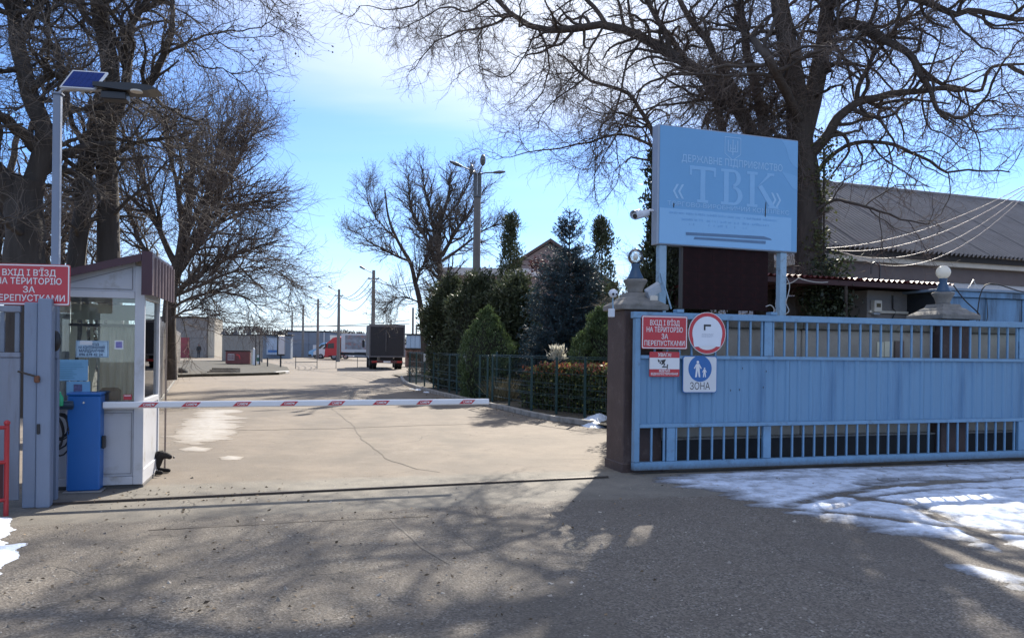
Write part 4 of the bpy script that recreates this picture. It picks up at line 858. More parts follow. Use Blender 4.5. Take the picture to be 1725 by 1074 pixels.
def tubes(P, Rr, n=4):
    N, K1, _ = P.shape; T = np.zeros_like(P); T[:, 1:-1] = P[:, 2:]-P[:, :-2]; T[:, 0] = P[:, 1]-P[:, 0]; T[:, -1] = P[:, -1]-P[:, -2]; T = nrm(T)
    ax = np.abs(T[:, 0]).argmin(1); ref = np.zeros((N, 3)); ref[np.arange(N), ax] = 1; ref = np.repeat(ref[:, None], K1, 1)
    u = nrm(ref-(ref*T).sum(2)[..., None]*T); v = np.cross(T, u); a = np.arange(n)*2*np.pi/n
    V = P[:, :, None]+(u[:, :, None]*np.cos(a)[None, None, :, None]+v[:, :, None]*np.sin(a)[None, None, :, None])*Rr[:, :, None, None]
    idx = np.arange(N*K1*n).reshape(N, K1, n); nx = np.roll(idx, -1, 2)
    Q = np.stack([idx[:, :-1], nx[:, :-1], nx[:, 1:], idx[:, 1:]], -1).reshape(-1, 4); return V.reshape(-1, 3), Q
def merge(L):
    V = []; Q = []; b = 0
    for v, q in L: V.append(v); Q.append(q+b); b += len(v)
    return np.concatenate(V), np.concatenate(Q)
def limb(rg, pts, r0_, r1_, K=22, jit=.03):
    P = np.array(smooth_path([at(*p) for p in pts], 8)); s = np.r_[0, np.cumsum(np.linalg.norm(P[1:]-P[:-1], axis=1))]; u = np.linspace(0, s[-1], K+1)
    Q = np.stack([np.interp(u, s, P[:, c]) for c in range(3)], 1); w_ = rg.normal(size=(K+1, 3))*jit*np.linspace(.3, 1, K+1)[:, None]; w_[1:-1] = (w_[:-2]+2*w_[1:-1]+w_[2:])/3; w_[0] = 0
    return Q+w_, np.linspace(r0_, r1_, K+1)
def leafq(rg, C, L, W, dirs=None, spread=1.0):
    n = len(C); d = rg.normal(size=(n, 3)) if dirs is None else dirs+rg.normal(size=(n, 3))*spread; d = nrm(d); q = rg.normal(size=(n, 3)); s = nrm(np.cross(d, q))
    L = (L*rg.uniform(.6, 1.4, n))[:, None]; W = (W*rg.uniform(.6, 1.4, n))[:, None]
    V = np.stack([C-s*W*.35, C+s*W*.35, C+d*L*.6+s*W*.5, C+d*L], 1); 
    V = np.stack([C, C+d*L*.5+s*W*.5, C+d*L, C+d*L*.5-s*W*.5], 1)
    return V.reshape(-1, 3), np.arange(n*4).reshape(n, 4)
bark = pmat('bark_dark', (.062, .050, .042), .95, 0, .35, 9, .8, 22, streak=True)
bark2 = pmat('bark_grey', (.052, .045, .040), .95, 0, .35, 9, .8, 22, streak=True)
twigm = pmat('twig', (.13, .10, .083), .85, 0, .2, 3, 0)
twigd = pmat('twig_dark', (.12, .10, .085), .85, 0, .2, 3, 0)
def bare_tree(label, base, limbs, seed, n2, n3, n4, l2, l3, l4, bm=bark, tm=twigm, trop=(0, 0, 0), trop4=(0, 0, 0), group='bare trees', w2=.16, w3=.2, K2=9, r2=.03, r3=.010, r4=.0045, buds=0, name='bare_tree', ang=(52, 16), w4=.22, n5=0):
    rg = np.random.default_rng(seed); t = thing(name, label, 'tree', (base[0], base[1], 0), 0, group); off = np.array([base[0], base[1], 0])
    LP = []; LR = []
    for lb in limbs:
        P, R = limb(rg, lb[0], lb[1], lb[2], jit=lb[3] if len(lb) > 3 else .03); LP.append(P); LR.append(R)
    P1 = np.array(LP); R1 = np.array(LR); trunk = [tubes(P1[R1[:, 0] > .08], R1[R1[:, 0] > .08], 10), tubes(P1[R1[:, 0] <= .08], R1[R1[:, 0] <= .08], 6)] if (R1[:, 0] <= .08).any() else [tubes(P1, R1, 10)]
    fib = R1[:, 0] < .2; Ps, Rs = (P1[1:], R1[1:])
    S, D, r, tt, i = spawn(rg, Ps, Rs, n2, .12, 1, ang, .55, r2*1.7); L = l2*rg.uniform(.5, 1.2, n2)*(1.15-.55*tt)
    P2, R2 = grow(rg, S, D, L, np.maximum(r, .008), K2, w2, trop, .35)
    # continue limb tips
    S, D, r, tt, i = spawn(rg, np.concatenate([P2]), R2, n3, .1, 1, ang, .6, r3); r = np.maximum(r, r3*.5); L = l3*rg.uniform(.5, 1.25, n3)*(1.2-.6*tt)
    P3, R3 = grow(rg, S, D, L, r, 6, w3, trop, .4)
    Pa = P3; S, D, r, tt, i = spawn(rg, Pa, R3, n4, .1, 1, (48, 15), .65, r4); r = np.maximum(r, r4*.6); L = l4*rg.uniform(.5, 1.3, n4)*(1.2-.5*tt)
    P4, R4 = grow(rg, S, D, L, r, 4, w4, trop4, .45)
    # short twigs straight off the thicker limbs
    n4b = n4//6; S, D, r, tt, i = spawn(rg, P2, R2, n4b, .0, 1, (60, 15), .3, r4); L = l4*1.2*rg.uniform(.5, 1.3, n4b); P4b, R4b = grow(rg, S, D, L, np.maximum(r, r4*.6), 4, w4, trop4, .45)
    V, Q = merge(trunk); part('trunk', npmesh('trunk', V-off, Q), bm, t)
    V, Q = merge([tubes(P2, R2, 5)]); part('branches', npmesh('branches', V-off, Q), bm, t, kind='stuff')
    ll = [tubes(P3, R3, 4), tubes(P4, R4, 3), tubes(P4b, R4b, 3)]
    if n5:
        S, D, r, tt, i = spawn(rg, P4, R4, n5, .2, 1, (45, 12), .7, r4*.8); P5, R5 = grow(rg, S, D, l4*.6*rg.uniform(.5, 1.3, n5), np.maximum(r, r4*.5), 3, w4, trop4, .5); ll.append(tubes(P5, R5, 3))
    V, Q = merge(ll); part('crown', npmesh('crown', V-off, Q), tm, t, kind='stuff')
    if buds:
        tips = P4[:, -1]; sel = rg.choice(len(tips), min(buds, len(tips)), replace=False); C = tips[sel]; V, Q = leafq(rg, C, .05*np.ones(len(C)), .03*np.ones(len(C)), nrm(P4[sel, -1]-P4[sel, -2]), .3); part('dry_pods', npmesh('dry_pods', V-off, Q), tm, t, kind='stuff')
    return t
# --- big tree at the right
YB = 15.0
LB = [
 ([(1372, 640, YB), (1368, 520, YB), (1362, 420, YB), (1358, 330, YB), (1350, 260, YB), (1345, 210, YB)], .30, .235),
 ([(1345, 220, YB), (1338, 150, YB), (1322, 60, YB), (1310, -30, YB), (1300, -160, YB), (1290, -260, YB+.3)], .22, .09),
 ([(1350, 235, YB), (1368, 170, YB+.1), (1385, 90, YB+.2), (1395, 0, YB+.3), (1410, -120, YB+.2), (1425, -240, YB)], .20, .07),
 ([(1290, 640, YB+.6), (1288, 420, YB+.5), (1285, 300, YB+.4), (1262, 220, YB+.2), (1225, 160, YB), (1180, 120, YB-.4), (1130, 92, YB-.8), (1080, 65, YB-1.1), (1020, 40, YB-1.5), (960, 46, YB-1.8), (905, 45, YB-2.1), (862, 22, YB-2.3), (830, -8, YB-2.4)], .21, .045),
 ([(1262, 225, YB+.3), (1235, 150, YB+.5), (1195, 80, YB+.6), (1160, 30, YB+.7), (1125, -40, YB+.8)], .10, .045),
 ([(1290, 300, YB+.6), (1285, 200, YB+.9), (1262, 110, YB+1.1), (1250, 30, YB+1.2), (1240, -60, YB+1.3)], .13, .06),
 ([(1232, 640, YB+1.3), (1235, 400, YB+1.2), (1222, 250, YB+1.2), (1200, 160, YB+1.3), (1150, 90, YB+1.3), (1112, 40, YB+1.2), (1085, -20, YB+1.1)], .13, .05),
 ([(1170, 330, YB+.6), (1130, 262, YB-.1), (1104, 235, YB-.5), (1085, 195, YB-.7), (1060, 160, YB-.9), (1025, 143, YB-1.1), (990, 135, YB-1.3), (965, 108, YB-1.5), (940, 90, YB-1.7)], .065, .02),
 ([(1130, 262, YB-.1), (1090, 240, YB-.6), (1050, 226, YB-1.0), (1000, 238, YB-1.3), (940, 252, YB-1.6), (880, 262, YB-1.8), (845, 262, YB-1.9)], .035, .008),
 ([(1362, 265, YB-.1), (1392, 232, YB-.3), (1410, 200, YB-.4), (1440, 175, YB-.5), (1490, 160, YB-.6), (1550, 155, YB-.7), (1620, 152, YB-.8)], .11, .035),
 ([(1385, 60, YB+.2), (1420, 42, YB+.0), (1455, 45, YB-.3), (1490, 70, YB-.6), (1530, 88, YB-.8), (1555, 130, YB-.9), (1575, 175, YB-1), (1592, 208, YB-1.1)], .105, .03),
 ([(1530, 88, YB-.8), (1570, 130, YB-.4), (1620, 148, YB-.3), (1655, 150, YB-.3), (1662, 118, YB-.3), (1700, 110, YB-.3), (1770, 108, YB-.4)], .05, .02),
 ([(1400, -60, YB+.2), (1480, -20, YB-.3), (1560, 5, YB-.8), (1615, 28, YB-1.1), (1640, 20, YB-1.2), (1725, 34, YB-1.4), (1800, 30, YB-1.5)], .09, .03),
 ([(1585, 190, YB-1), (1622, 198, YB-1), (1660, 165, YB-1), (1690, 110, YB-1.1), (1725, 60, YB-1.2)], .035, .012),
 ([(1368, 300, YB-.1), (1400, 262, YB-.2), (1450, 238, YB-.3), (1520, 250, YB-.5), (1580, 280, YB-.6), (1650, 292, YB-.7), (1700, 288, YB-.8)], .05, .012),
 ([(1366, 380, YB-.1), (1380, 350, YB-.3), (1410, 336, YB-.4), (1450, 347, YB-.6), (1510, 366, YB-.7), (1570, 378, YB-.8)], .04, .010),
 ([(1440, 180, YB-.5), (1452, 130, YB-.3), (1500, 60, YB), (1540, 20, YB+.2), (1580, -30, YB+.3)], .05, .02),
 ([(1345, 200, YB-.2), (1320, 150, YB-.8), (1290, 90, YB-1.5), (1250, 40, YB-2.1), (1230, -20, YB-2.6), (1180, -80, YB-3)], .09, .03),
 ([(1130, 92, YB-.8), (1118, 50, YB-.8), (1095, 10, YB-.9), (1080, -40, YB-1)], .06, .03),
 ([(1020, 40, YB-1.5), (1000, 10, YB-1.6), (960, -20, YB-1.9), (900, -40, YB-2.2), (820, -50, YB-2.6), (740, -35, YB-2.9), (680, -10, YB-3.1)], .05, .012),
 ([(1180, 120, YB-.4), (1120, 130, YB-1), (1080, 150, YB-1.4), (1060, 200, YB-1.6), (1030, 240, YB-1.7), (1000, 300, YB-1.8)], .035, .008),
 ([(905, 45, YB-2.1), (880, 100, YB-2.3), (850, 130, YB-2.4), (800, 110, YB-2.6), (770, 125, YB-2.7)], .02, .006),
 ([(1395, -30, YB+.3), (1500, -120, YB-.2), (1620, -150, YB-1), (1760, -130, YB-1.8), (1900, -60, YB-2.4)], .10, .03),
 ([(1310, -60, YB), (1200, -150, YB-.9), (1060, -180, YB-1.8), (900, -170, YB-2.6), (760, -120, YB-3.2)], .10, .02),
 ([(1425, -150, YB), (1500, -260, YB-1), (1560, -330, YB-2.2)], .07, .02),
 ([(862, 22, YB-2.3), (820, 45, YB-2.4), (765, 55, YB-2.5), (720, 85, YB-2.6), (690, 125, YB-2.7)], .03, .008),
 ([(905, 45, YB-2.1), (925, 95, YB-2.0), (915, 150, YB-2.2), (880, 190, YB-2.3)], .03, .008),
 ([(1020, 40, YB-1.5), (990, 90, YB-1.5), (985, 130, YB-1.2), (930, 170, YB-1.5), (900, 215, YB-1.6)], .03, .008),
 ([(740, -35, YB-2.9), (700, 5, YB-3), (660, 15, YB-3.1), (600, 10, YB-3.2)], .025, .006),
 ([(830, -8, YB-2.4), (790, 20, YB-2.6), (750, 10, YB-2.7), (700, 40, YB-2.8), (650, 50, YB-2.9)], .028, .006),
 ([(1080, 65, YB-1.1), (1055, 110, YB-.8), (1040, 180, YB-.9), (1010, 220, YB-1.1), (990, 290, YB-1.2)], .03, .007),
 ([(1700, 110, YB-.3), (1780, 160, YB-.8), (1850, 200, YB-1.2)], .04, .02),
]
LB = [([(x, y, (YB+.2+abs(Y-YB)*.8) if x < 1255 else Y) for x, y, Y in l[0]],)+tuple(l[1:]) for l in LB]
big = bare_tree('huge spreading leafless tree with several trunks rising behind the billboard', at(1370, 650, YB), LB, 11, 560, 5600, 19000, 1.75, .85, .42, trop=(-.0, -.0, -.05), trop4=(0, 0, -.10), r2=.024, r3=.0078, r4=.0044, w2=.24, w3=.30, w4=.30, K2=10, n5=7000)
# water sprouts round the forks
rg = np.random.default_rng(77)
S = np.array([np.array(at(rg.uniform(1170, 1345), rg.uniform(90, 330), YB+rg.uniform(-.3, .5))) for _ in range(950)]); D = rg.normal(size=(950, 3)); D[:, 1] -= .4
P, R = grow(rg, S, D, rg.uniform(.4, 1.2, 950), rg.uniform(.005, .009, 950), 7, .3, (0, 0, -.05), .4)
S2, D2, r2_, tt, i = spawn(rg, P, R, 3600, .1, 1, (50, 15), .7); P2, R2 = grow(rg, S2, D2, rg.uniform(.15, .5, 3600), np.maximum(r2_, .003), 4, .3, (0, 0, 0), .5)
V, Q = merge([tubes(P, R, 3), tubes(P2, R2, 3)]); part('crown_sprouts', npmesh('crown_sprouts', V-np.array(WM[big.name].translation), Q), twigm, big, kind='stuff')
# dead ivy and evergreen climbing the trunks
ivym = pmat('ivy', (.030, .042, .018), .5, 0, .2, 3, 0, island=.55, sub=.25); ivyy = pmat('ivy_pale', (.085, .095, .035), .6, 0, .2, 3, 0, island=.5, sub=.25)
def leafcloud(rg, cents, rad_, n, L, W, dirs=None, spread=1.0):
    c = np.array(cents); i = rg.integers(0, len(c), n); C = c[i]+rg.normal(size=(n, 3))*np.array(rad_)[None] if not isinstance(rad_, np.ndarray) else c[i]+rg.normal(size=(n, 3))*rad_[i][:, None]
    return leafq(rg, C, np.full(n, L), np.full(n, W), dirs, spread)
ic = [at(1380+rg.uniform(-12, 18), y, YB-.2) for y in (240, 262, 290, 300, 330, 345, 390, 400, 420, 440, 455, 480)]
V, Q = leafcloud(rg, ic, (.10, .12, .13), 1500, .07, .05); b0 = np.array(at(1385, 640, YB-.2)); b0[2] = 0
t = thing('climbing_ivy', 'scraggy ivy climbing the right side of the big bare trunk', 'ivy', tuple(b0)); part('leaves', npmesh('leaves', V-b0, Q), ivyy, t, kind='stuff'); part('stem', MB().tube([loc_of(t, at(1388, y, YB-.22)) for y in (660, 560, 450, 350, 250)], .02, 6), bark, t)
b0 = np.array(at(1425, 640, 13.6)); b0[2] = 0; ic = [at(1398+rg.uniform(-38, 26), rg.uniform(440, 560), 13.9) for y in range(22)]
V, Q = leafcloud(rg, ic, (.10, .15, .14), 3400, .07, .045); t = thing('evergreen_shrub', 'scraggy evergreen shrub under the maroon awning', 'shrub', tuple(b0)); part('leaves', npmesh('leaves', V-b0, Q), ivym, t, kind='stuff'); part('stem', MB().tube([loc_of(t, at(1425, y, 13.65)) for y in (660, 560, 480)], .03, 6), bark, t)
# --- left trees
Y1 = 12.0
LT1 = [([(45, 700, Y1), (45, 520, Y1), (42, 430, Y1), (40, 350, Y1), (48, 300, Y1)], .38, .25),
 ([(45, 330, Y1), (62, 290, Y1), (75, 230, Y1), (55, 170, Y1), (40, 110, Y1), (25, 40, Y1), (18, -30, Y1), (10, -150, Y1)], .16, .07),
 ([(30, 340, Y1), (0, 300, Y1-.2), (-40, 250, Y1-.4), (-80, 150, Y1-.5)], .2, .08),
 ([(62, 300, Y1), (100, 268, Y1+.3), (150, 246, Y1+.6), (190, 240, Y1+.8)], .10, .04),
 ([(50, 160, Y1), (90, 125, Y1-.3), (130, 150, Y1-.5), (170, 140, Y1-.6)], .06, .02),
 ([(60, 250, Y1), (20, 210, Y1-.4), (-10, 190, Y1-.6), (-60, 170, Y1-.8)], .10, .04),
 ([(30, 70, Y1), (60, 20, Y1+.2), (90, -40, Y1+.4), (120, -110, Y1+.5)], .08, .03),
 ([(20, 30, Y1), (0, -20, Y1-.3), (-40, -90, Y1-.5)], .07, .03),
 ([(70, 240, Y1), (110, 190, Y1+.2), (105, 120, Y1+.3), (85, 60, Y1+.4), (80, -20, Y1+.5)], .07, .03),
 ([(45, 400, Y1), (15, 380, Y1-.6), (-30, 370, Y1-.9)], .06, .02),
 ([(40, 110, Y1), (0, 120, Y1-.3), (-30, 100, Y1-.5)], .05, .02)]
bare_tree('thick gnarled bare trunk behind the solar lamp post at the left edge', at(45, 650, Y1), LT1, 21, 95, 800, 3800, 1.5, .75, .36, bm=bark2, tm=twigd, trop=(0, 0, .03), r3=.009, r4=.0045, w2=.26, w3=.28, K2=9)
Y2 = 13.5
LT2 = [([(186, 700, Y2), (186, 520, Y2), (185, 420, Y2), (180, 320, Y2), (178, 240, Y2), (182, 160, Y2), (176, 80, Y2), (172, 0, Y2), (165, -120, Y2)], .22, .12),
 ([(128, 700, Y2-.3), (128, 520, Y2-.3), (130, 400, Y2-.3), (140, 320, Y2-.2), (152, 250, Y2-.1), (165, 190, Y2), (178, 150, Y2)], .17, .12),
 ([(180, 230, Y2), (200, 180, Y2+.1), (214, 120, Y2+.2), (216, 60, Y2+.2), (235, 20, Y2+.3), (265, -30, Y2+.4), (290, -100, Y2+.4)], .10, .04),
 ([(205, 165, Y2+.2), (250, 140, Y2), (275, 95, Y2-.1), (290, 50, Y2-.2), (292, 0, Y2-.2), (300, -60, Y2-.3)], .08, .03),
 ([(275, 95, Y2), (320, 70, Y2-.2), (370, 55, Y2-.4), (420, 50, Y2-.6), (465, 32, Y2-.7)], .03, .006),
 ([(172, 60, Y2), (140, 20, Y2+.1), (130, -40, Y2+.2)], .07, .03),
 ([(216, 60, Y2+.2), (180, 10, Y2), (150, -50, Y2)], .05, .02),
 ([(230, 165, Y2-.2), (268, 190, Y2-.3), (295, 235, Y2-.4), (307, 290, Y2-.5), (308, 335, Y2-.5)], .022, .008),
 ([(185, 270, Y2), (230, 240, Y2+.3), (290, 232, Y2+.5), (340, 250, Y2+.6)], .05, .015),
 ([(150, 260, Y2-.2), (120, 200, Y2-.5), (110, 150, Y2-.6), (95, 90, Y2-.7)], .06, .02),
 ([(235, 20, Y2+.3), (300, -20, Y2+.2), (370, -30, Y2), (430, -20, Y2-.2), (480, 0, Y2-.4)], .04, .01),
 ([(290, 50, Y2-.2), (340, 110, Y2-.3), (380, 120, Y2-.4), (415, 150, Y2-.5)], .02, .006),
 ([(182, 370, Y2), (215, 340, Y2-.3), (260, 300, Y2-.6), (290, 260, Y2-.8)], .04, .012)]
bare_tree('tall straight bare tree with a leaning second stem behind the kiosk', at(170, 650, Y2), LT2, 22, 140, 1250, 6200, 1.5, .75, .38, bm=bark2, tm=twigd, trop=(0, 0, .05), r3=.009, r4=.0042, w2=.2, w3=.24, K2=9, buds=900, ang=(45, 14))
Y3 = 25.0
LT3 = [([(284, 640, Y3), (284, 560, Y3), (288, 500, Y3), (298, 450, Y3), (308, 400, Y3), (318, 340, Y3), (325, 280, Y3), (332, 220, Y3)], .26, .06),
 ([(290, 500, Y3), (330, 465, Y3-.5), (375, 440, Y3-1), (420, 420, Y3-1.2), (465, 405, Y3-1.5)], .10, .02),
 ([(294, 470, Y3), (335, 410, Y3), (380, 365, Y3), (430, 340, Y3-.4), (470, 345, Y3-.6)], .10, .02),
 ([(300, 440, Y3), (345, 370, Y3+.4), (385, 300, Y3+.6), (415, 240, Y3+.6), (440, 200, Y3+.5)], .11, .02),
 ([(305, 410, Y3), (345, 330, Y3-.5), (365, 260, Y3-.7), (375, 200, Y3-.8)], .10, .02),
 ([(308, 400, Y3), (300, 320, Y3+.3), (285, 250, Y3+.5), (270, 190, Y3+.6)], .10, .02),
 ([(298, 450, Y3), (265, 380, Y3-.4), (245, 310, Y3-.6), (230, 240, Y3-.7)], .11, .02),
 ([(292, 480, Y3), (250, 430, Y3+.4), (220, 370, Y3+.8), (200, 300, Y3+1)], .10, .02),
 ([(288, 520, Y3), (325, 500, Y3-.6), (365, 492, Y3-.9), (410, 500, Y3-1.1), (450, 530, Y3-1.2)], .06, .01),
 ([(290, 500, Y3), (340, 480, Y3+.6), (400, 455, Y3+.9), (450, 450, Y3+1), (490, 470, Y3+1.1)], .06, .01),
 ([(316, 350, Y3), (350, 290, Y3+1), (400, 220, Y3+1.3), (430, 180, Y3+1.4)], .06, .01),
 ([(325, 280, Y3), (310, 220, Y3), (320, 170, Y3)], .05, .01),
 ([(288, 540, Y3), (310, 525, Y3-.8), (350, 520, Y3-1.4), (380, 540, Y3-1.7)], .04, .01)]
bare_tree('broad bare tree with fine fanning branches over the yard beyond the kiosk', at(284, 650, Y3), LT3, 23, 290, 2700, 10000, 2.4, 1.25, .6, bm=bark, tm=twigm, trop=(.03, 0, .06), trop4=(0, 0, -.02), r2=.035, r3=.014, r4=.0075, w2=.12, w3=.16, K2=9, ang=(36, 12), w4=.18)
def auto_tree(label, px, Y, H, seed, nl=9, sc=1.0, spread=.5, **kw):
    rg = np.random.default_rng(seed); b = at(px, 590, Y); base = Vector((b.x, b.y, 0)); r = .022*H
    def W2P(p):   # limbs are given in world space here
        return p
    limbs = []
    tr = [base, base+Vector((.05*H*rg.uniform(-1, 1), 0, H*.25)), base+Vector((.06*H*rg.uniform(-1, 1), 0, H*.5)), base+Vector((.08*H*rg.uniform(-1, 1), 0, H*.8))]
    limbs.append((tr, r, r*.35))
    for k in range(nl):
        f = rg.uniform(.25, .75); a = rg.uniform(0, 6.28); s = tr[0].lerp(tr[3], f); L = H*rg.uniform(.3, .5)*(1.2-.6*f); e = rg.uniform(.5, 1.1)
        d = Vector((math.cos(a)*spread*1.4, math.sin(a)*spread*1.4, e)).normalized()
        limbs.append(([s, s+d*L*.4+Vector((0, 0, -.03*L)), s+d*L*.75, s+d*L+Vector((0, 0, .1*L))], r*.45, r*.08))
    return base, limbs
_lim = limb
def limb(rg, pts, r0_, r1_, K=22, jit=.03):
    if isinstance(pts[0], Vector):
        P = np.array(smooth_path(pts, 8)); s = np.r_[0, np.cumsum(np.linalg.norm(P[1:]-P[:-1], axis=1))]; u = np.linspace(0, s[-1], K+1)
        Q = np.stack([np.interp(u, s, P[:, c]) for c in range(3)], 1)+np.r_[np.zeros((1, 3)), rg.normal(size=(K, 3))*jit*.6]; return Q, np.linspace(r0_, r1_, K+1)
    return _lim(rg, pts, r0_, r1_, K, jit)
for lab, px, Y, H, sd in (('bare tree far behind the solar lamp, left of the tall straight one', 95, 27, 10, 31), ('bare tree at the far left behind the thick gnarled trunk', -10, 22, 9.5, 33)):
    b, L = auto_tree('', px, Y, H, sd, 12)
    bare_tree(lab, b, L, sd, 70, 450, 1600, 2.0, 1.1, .55, tm=twigm, trop=(0, 0, .05), r2=.03, r3=.013, r4=.008, K2=7)
# --- centre twin tree
Y4 = 38.0
LT4 = [([(716, 640, Y4), (713, 560, Y4), (708, 510, Y4), (700, 480, Y4), (690, 440, Y4), (670, 405, Y4), (655, 360, Y4), (648, 320, Y4)], .24, .04),
 ([(752, 640, Y4+.5), (748, 540, Y4+.5), (742, 470, Y4+.5), (738, 430, Y4+.5), (742, 380, Y4+.5), (755, 330, Y4+.5), (760, 290, Y4+.5)], .30, .05),
 ([(740, 450, Y4+.5), (722, 410, Y4), (700, 370, Y4), (690, 330, Y4), (688, 290, Y4)], .13, .03),
 ([(738, 430, Y4+.5), (728, 370, Y4+1), (715, 320, Y4+1.2), (710, 278, Y4+1.3)], .12, .03),
 ([(745, 430, Y4+.5), (772, 385, Y4), (800, 345, Y4-.4), (820, 315, Y4-.6)], .13, .03),
 ([(745, 440, Y4+.5), (785, 410, Y4+1), (820, 385, Y4+1.2), (850, 375, Y4+1.3)], .10, .03),
 ([(742, 380, Y4+.5), (775, 335, Y4+1), (790, 300, Y4+1), (795, 285, Y4+1)], .08, .03),
 ([(700, 480, Y4), (712, 445, Y4-.5), (728, 425, Y4-.7)], .08, .03),
 ([(690, 440, Y4), (655, 425, Y4-.4), (620, 405, Y4-.7), (600, 390, Y4-.9)], .08, .02),
 ([(670, 405, Y4), (640, 375, Y4+.5), (620, 340, Y4+.7), (618, 315, Y4+.8)], .07, .02),
 ([(708, 510, Y4), (680, 500, Y4-.5), (655, 510, Y4-.8), (645, 530, Y4-.9)], .05, .02),
 ([(716, 540, Y4), (730, 515, Y4), (738, 490, Y4+.2)], .08, .05)]
bare_tree('round crowned bare twin tree beyond the conifers beside the tall lamp mast', at(730, 640, Y4), [(l[0], l[1]*.8, l[2]*.8) for l in LT4], 24, 400, 2700, 9500, 1.7, .85, .40, bm=bark, tm=twigd, trop=(0, 0, .14), trop4=(0, 0, .14), r2=.035, r3=.013, r4=.009, K2=8, ang=(38, 12), buds=6500, w2=.14, w3=.16)
b, L = auto_tree('', 1048, 22, 4.2, 35, 10, spread=.3)
bare_tree('small bare shrub with pale upright twigs left of the ivy clad evergreen', b, L, 35, 70, 500, 1600, 1.2, .6, .4, tm=pmat('pale_twig', (.16, .13, .09), .8, 0, .2, 3, 0), trop=(0, 0, .12), r2=.02, r3=.010, r4=.006, K2=6, ang=(28, 8), name='bare_shrub')
# --- conifers
spr = pmat('spruce_needles', (.036, .075, .092), .6, 0, .15, 2, 0, island=.45, sub=.15); thj = pmat('thuja_leaves', (.060, .074, .036), .6, 0, .2, 1.2, 0, island=.5, sub=.2); cyp = pmat('cypress_leaves', (.085, .125, .045), .6, 0, .2, 1.5, 0, island=.45, sub=.2)
def spruce(label, px, Y, H, Rb, seed, nb=420, mat=spr, droop=-.25, sparse=1.0):
    rg = np.random.default_rng(seed); b = at(px, 590, Y); base = np.array([b.x, b.y, 0.]); t = thing('spruce', label, 'tree', tuple(base), 0, 'conifers behind the fence')
    part('trunk', MB().tube([(0, 0, 0), (0, 0, H*.5), (0, 0, H)], [.012*H+.03, .008*H, .008], 8), bark, t)
    z = H*(1-rg.uniform(0, 1, nb)**.62*.97); z = np.sort(z); lev = np.round(z/.17)*.17*.6+z*.4; z = np.clip(lev, .15, H*.985)
    Lm = Rb*(1-z/H)**.60*rg.uniform(.78, 1.12, nb)+.07; a = rg.uniform(0, 2*np.pi, nb); up_ = np.where(z > H*.8, .7, .1); D = np.stack([np.cos(a), np.sin(a), up_-.12*np.ones(nb)], 1)
    S = np.stack([np.zeros(nb), np.zeros(nb), z], 1); P, R = grow(rg, S, D, Lm, np.full(nb, .014), 7, .05, (0, 0, .12), .3)
    n2 = int(nb*15*sparse); S2, D2, r2_, tt, i = spawn(rg, P, R, n2, .15, 1, (48, 12), .5); D2[:, 2] -= .15; L2_ = .34*rg.uniform(.5, 1.2, n2)*(1.15-.7*tt)*np.clip(Lm[i]/Rb*1.6, .35, 1.1); P2, R2 = grow(rg, S2, D2, L2_, np.full(n2, .004), 3, .08, (0, 0, -.05), .5)
    V, Q = merge([tubes(P, R, 4), tubes(P2, R2, 3)]); part('branches', npmesh('branches', V, Q), bark, t, kind='stuff')
    n3 = n2*7; S3, D3, r3_, tt, i = spawn(rg, P2, R2, n3, 0, 1, (40, 12), 1); V1, Q1 = leafq(rg, S3, np.full(n3, .085), np.full(n3, .022), D3, .25)
    n4 = nb*40; S4, D4, r3_, tt, i = spawn(rg, P, R, n4, .1, 1, (40, 14), 1); V2, Q2 = leafq(rg, S4, np.full(n4, .09), np.full(n4, .022), D4, .25)
    V, Q = merge([(V1, Q1), (V2, Q2)]); part('crown', npmesh('crown', V, Q, False), mat, t, kind='stuff'); return t
spruce('tall blue green spruce with a pointed top in the middle of the conifers', 957, 24.5, 6.1, 1.85, 41, 820)
def thuja(label, px, Y, H, Rb, seed, n, mat, prof, lumps=60, lump=.22, leaf=(.10, .035), vert=.9, name='thuja', cat='shrub', group='conifers behind the fence', core=True, base=None):
    rg = np.random.default_rng(seed)
    if base is None: b = at(px, 590, Y); base = (b.x, b.y, 0)
    t = thing(name, label, cat, base, 0, group)
    part('trunk', MB().tube([(0, 0, 0), (0, 0, H*.9)], [.05, .02], 6), bark, t)
    zc = rg.uniform(0, 1, lumps); zc = zc**.9; a = rg.uniform(0, 2*np.pi, lumps); rc = Rb*prof(zc)*rg.uniform(.6, 1.12, lumps); C = np.stack([rc*np.cos(a), rc*np.sin(a), zc*H], 1); sz = lump*rg.uniform(.6, 1.3, lumps)
    nl = int(n*.7); i = rg.integers(0, lumps, nl); q = nrm(rg.normal(size=(nl, 3)))*rg.uniform(.4, 1, nl)[:, None]; P1 = C[i]+q*sz[i][:, None]*np.array([1, 1, 1.25])
    nr = n-nl; z = rg.uniform(0, 1, nr); a = rg.uniform(0, 2*np.pi, nr); r = Rb*prof(z)*rg.uniform(.5, 1.0, nr)**.5; P2 = np.stack([r*np.cos(a), r*np.sin(a), z*H], 1)
    P = np.concatenate([P1, P2]); P[:, 2] = np.clip(P[:, 2], .02, None); out_ = nrm(P*np.array([1, 1, 0])+1e-6); dirs = out_*(1-vert)+np.array([0, 0, vert])
    V, Q = leafq(rg, P, np.full(len(P), leaf[0]), np.full(len(P), leaf[1]), dirs, .45); part('crown', npmesh('crown', V, Q, False), mat, t, kind='stuff')
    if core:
        m = MB().lathe([(max(Rb*float(prof(np.array(zz_)))*.72, .02), zz_*H*.93) for zz_ in np.linspace(0.0, 1, 12)], n=14); part('dark_core', m, pmat('dark_core', (.018, .020, .011), .95, 0, .4, 6, .8, 10), t)  # solid dark core added so the crown is not see-through
    return t
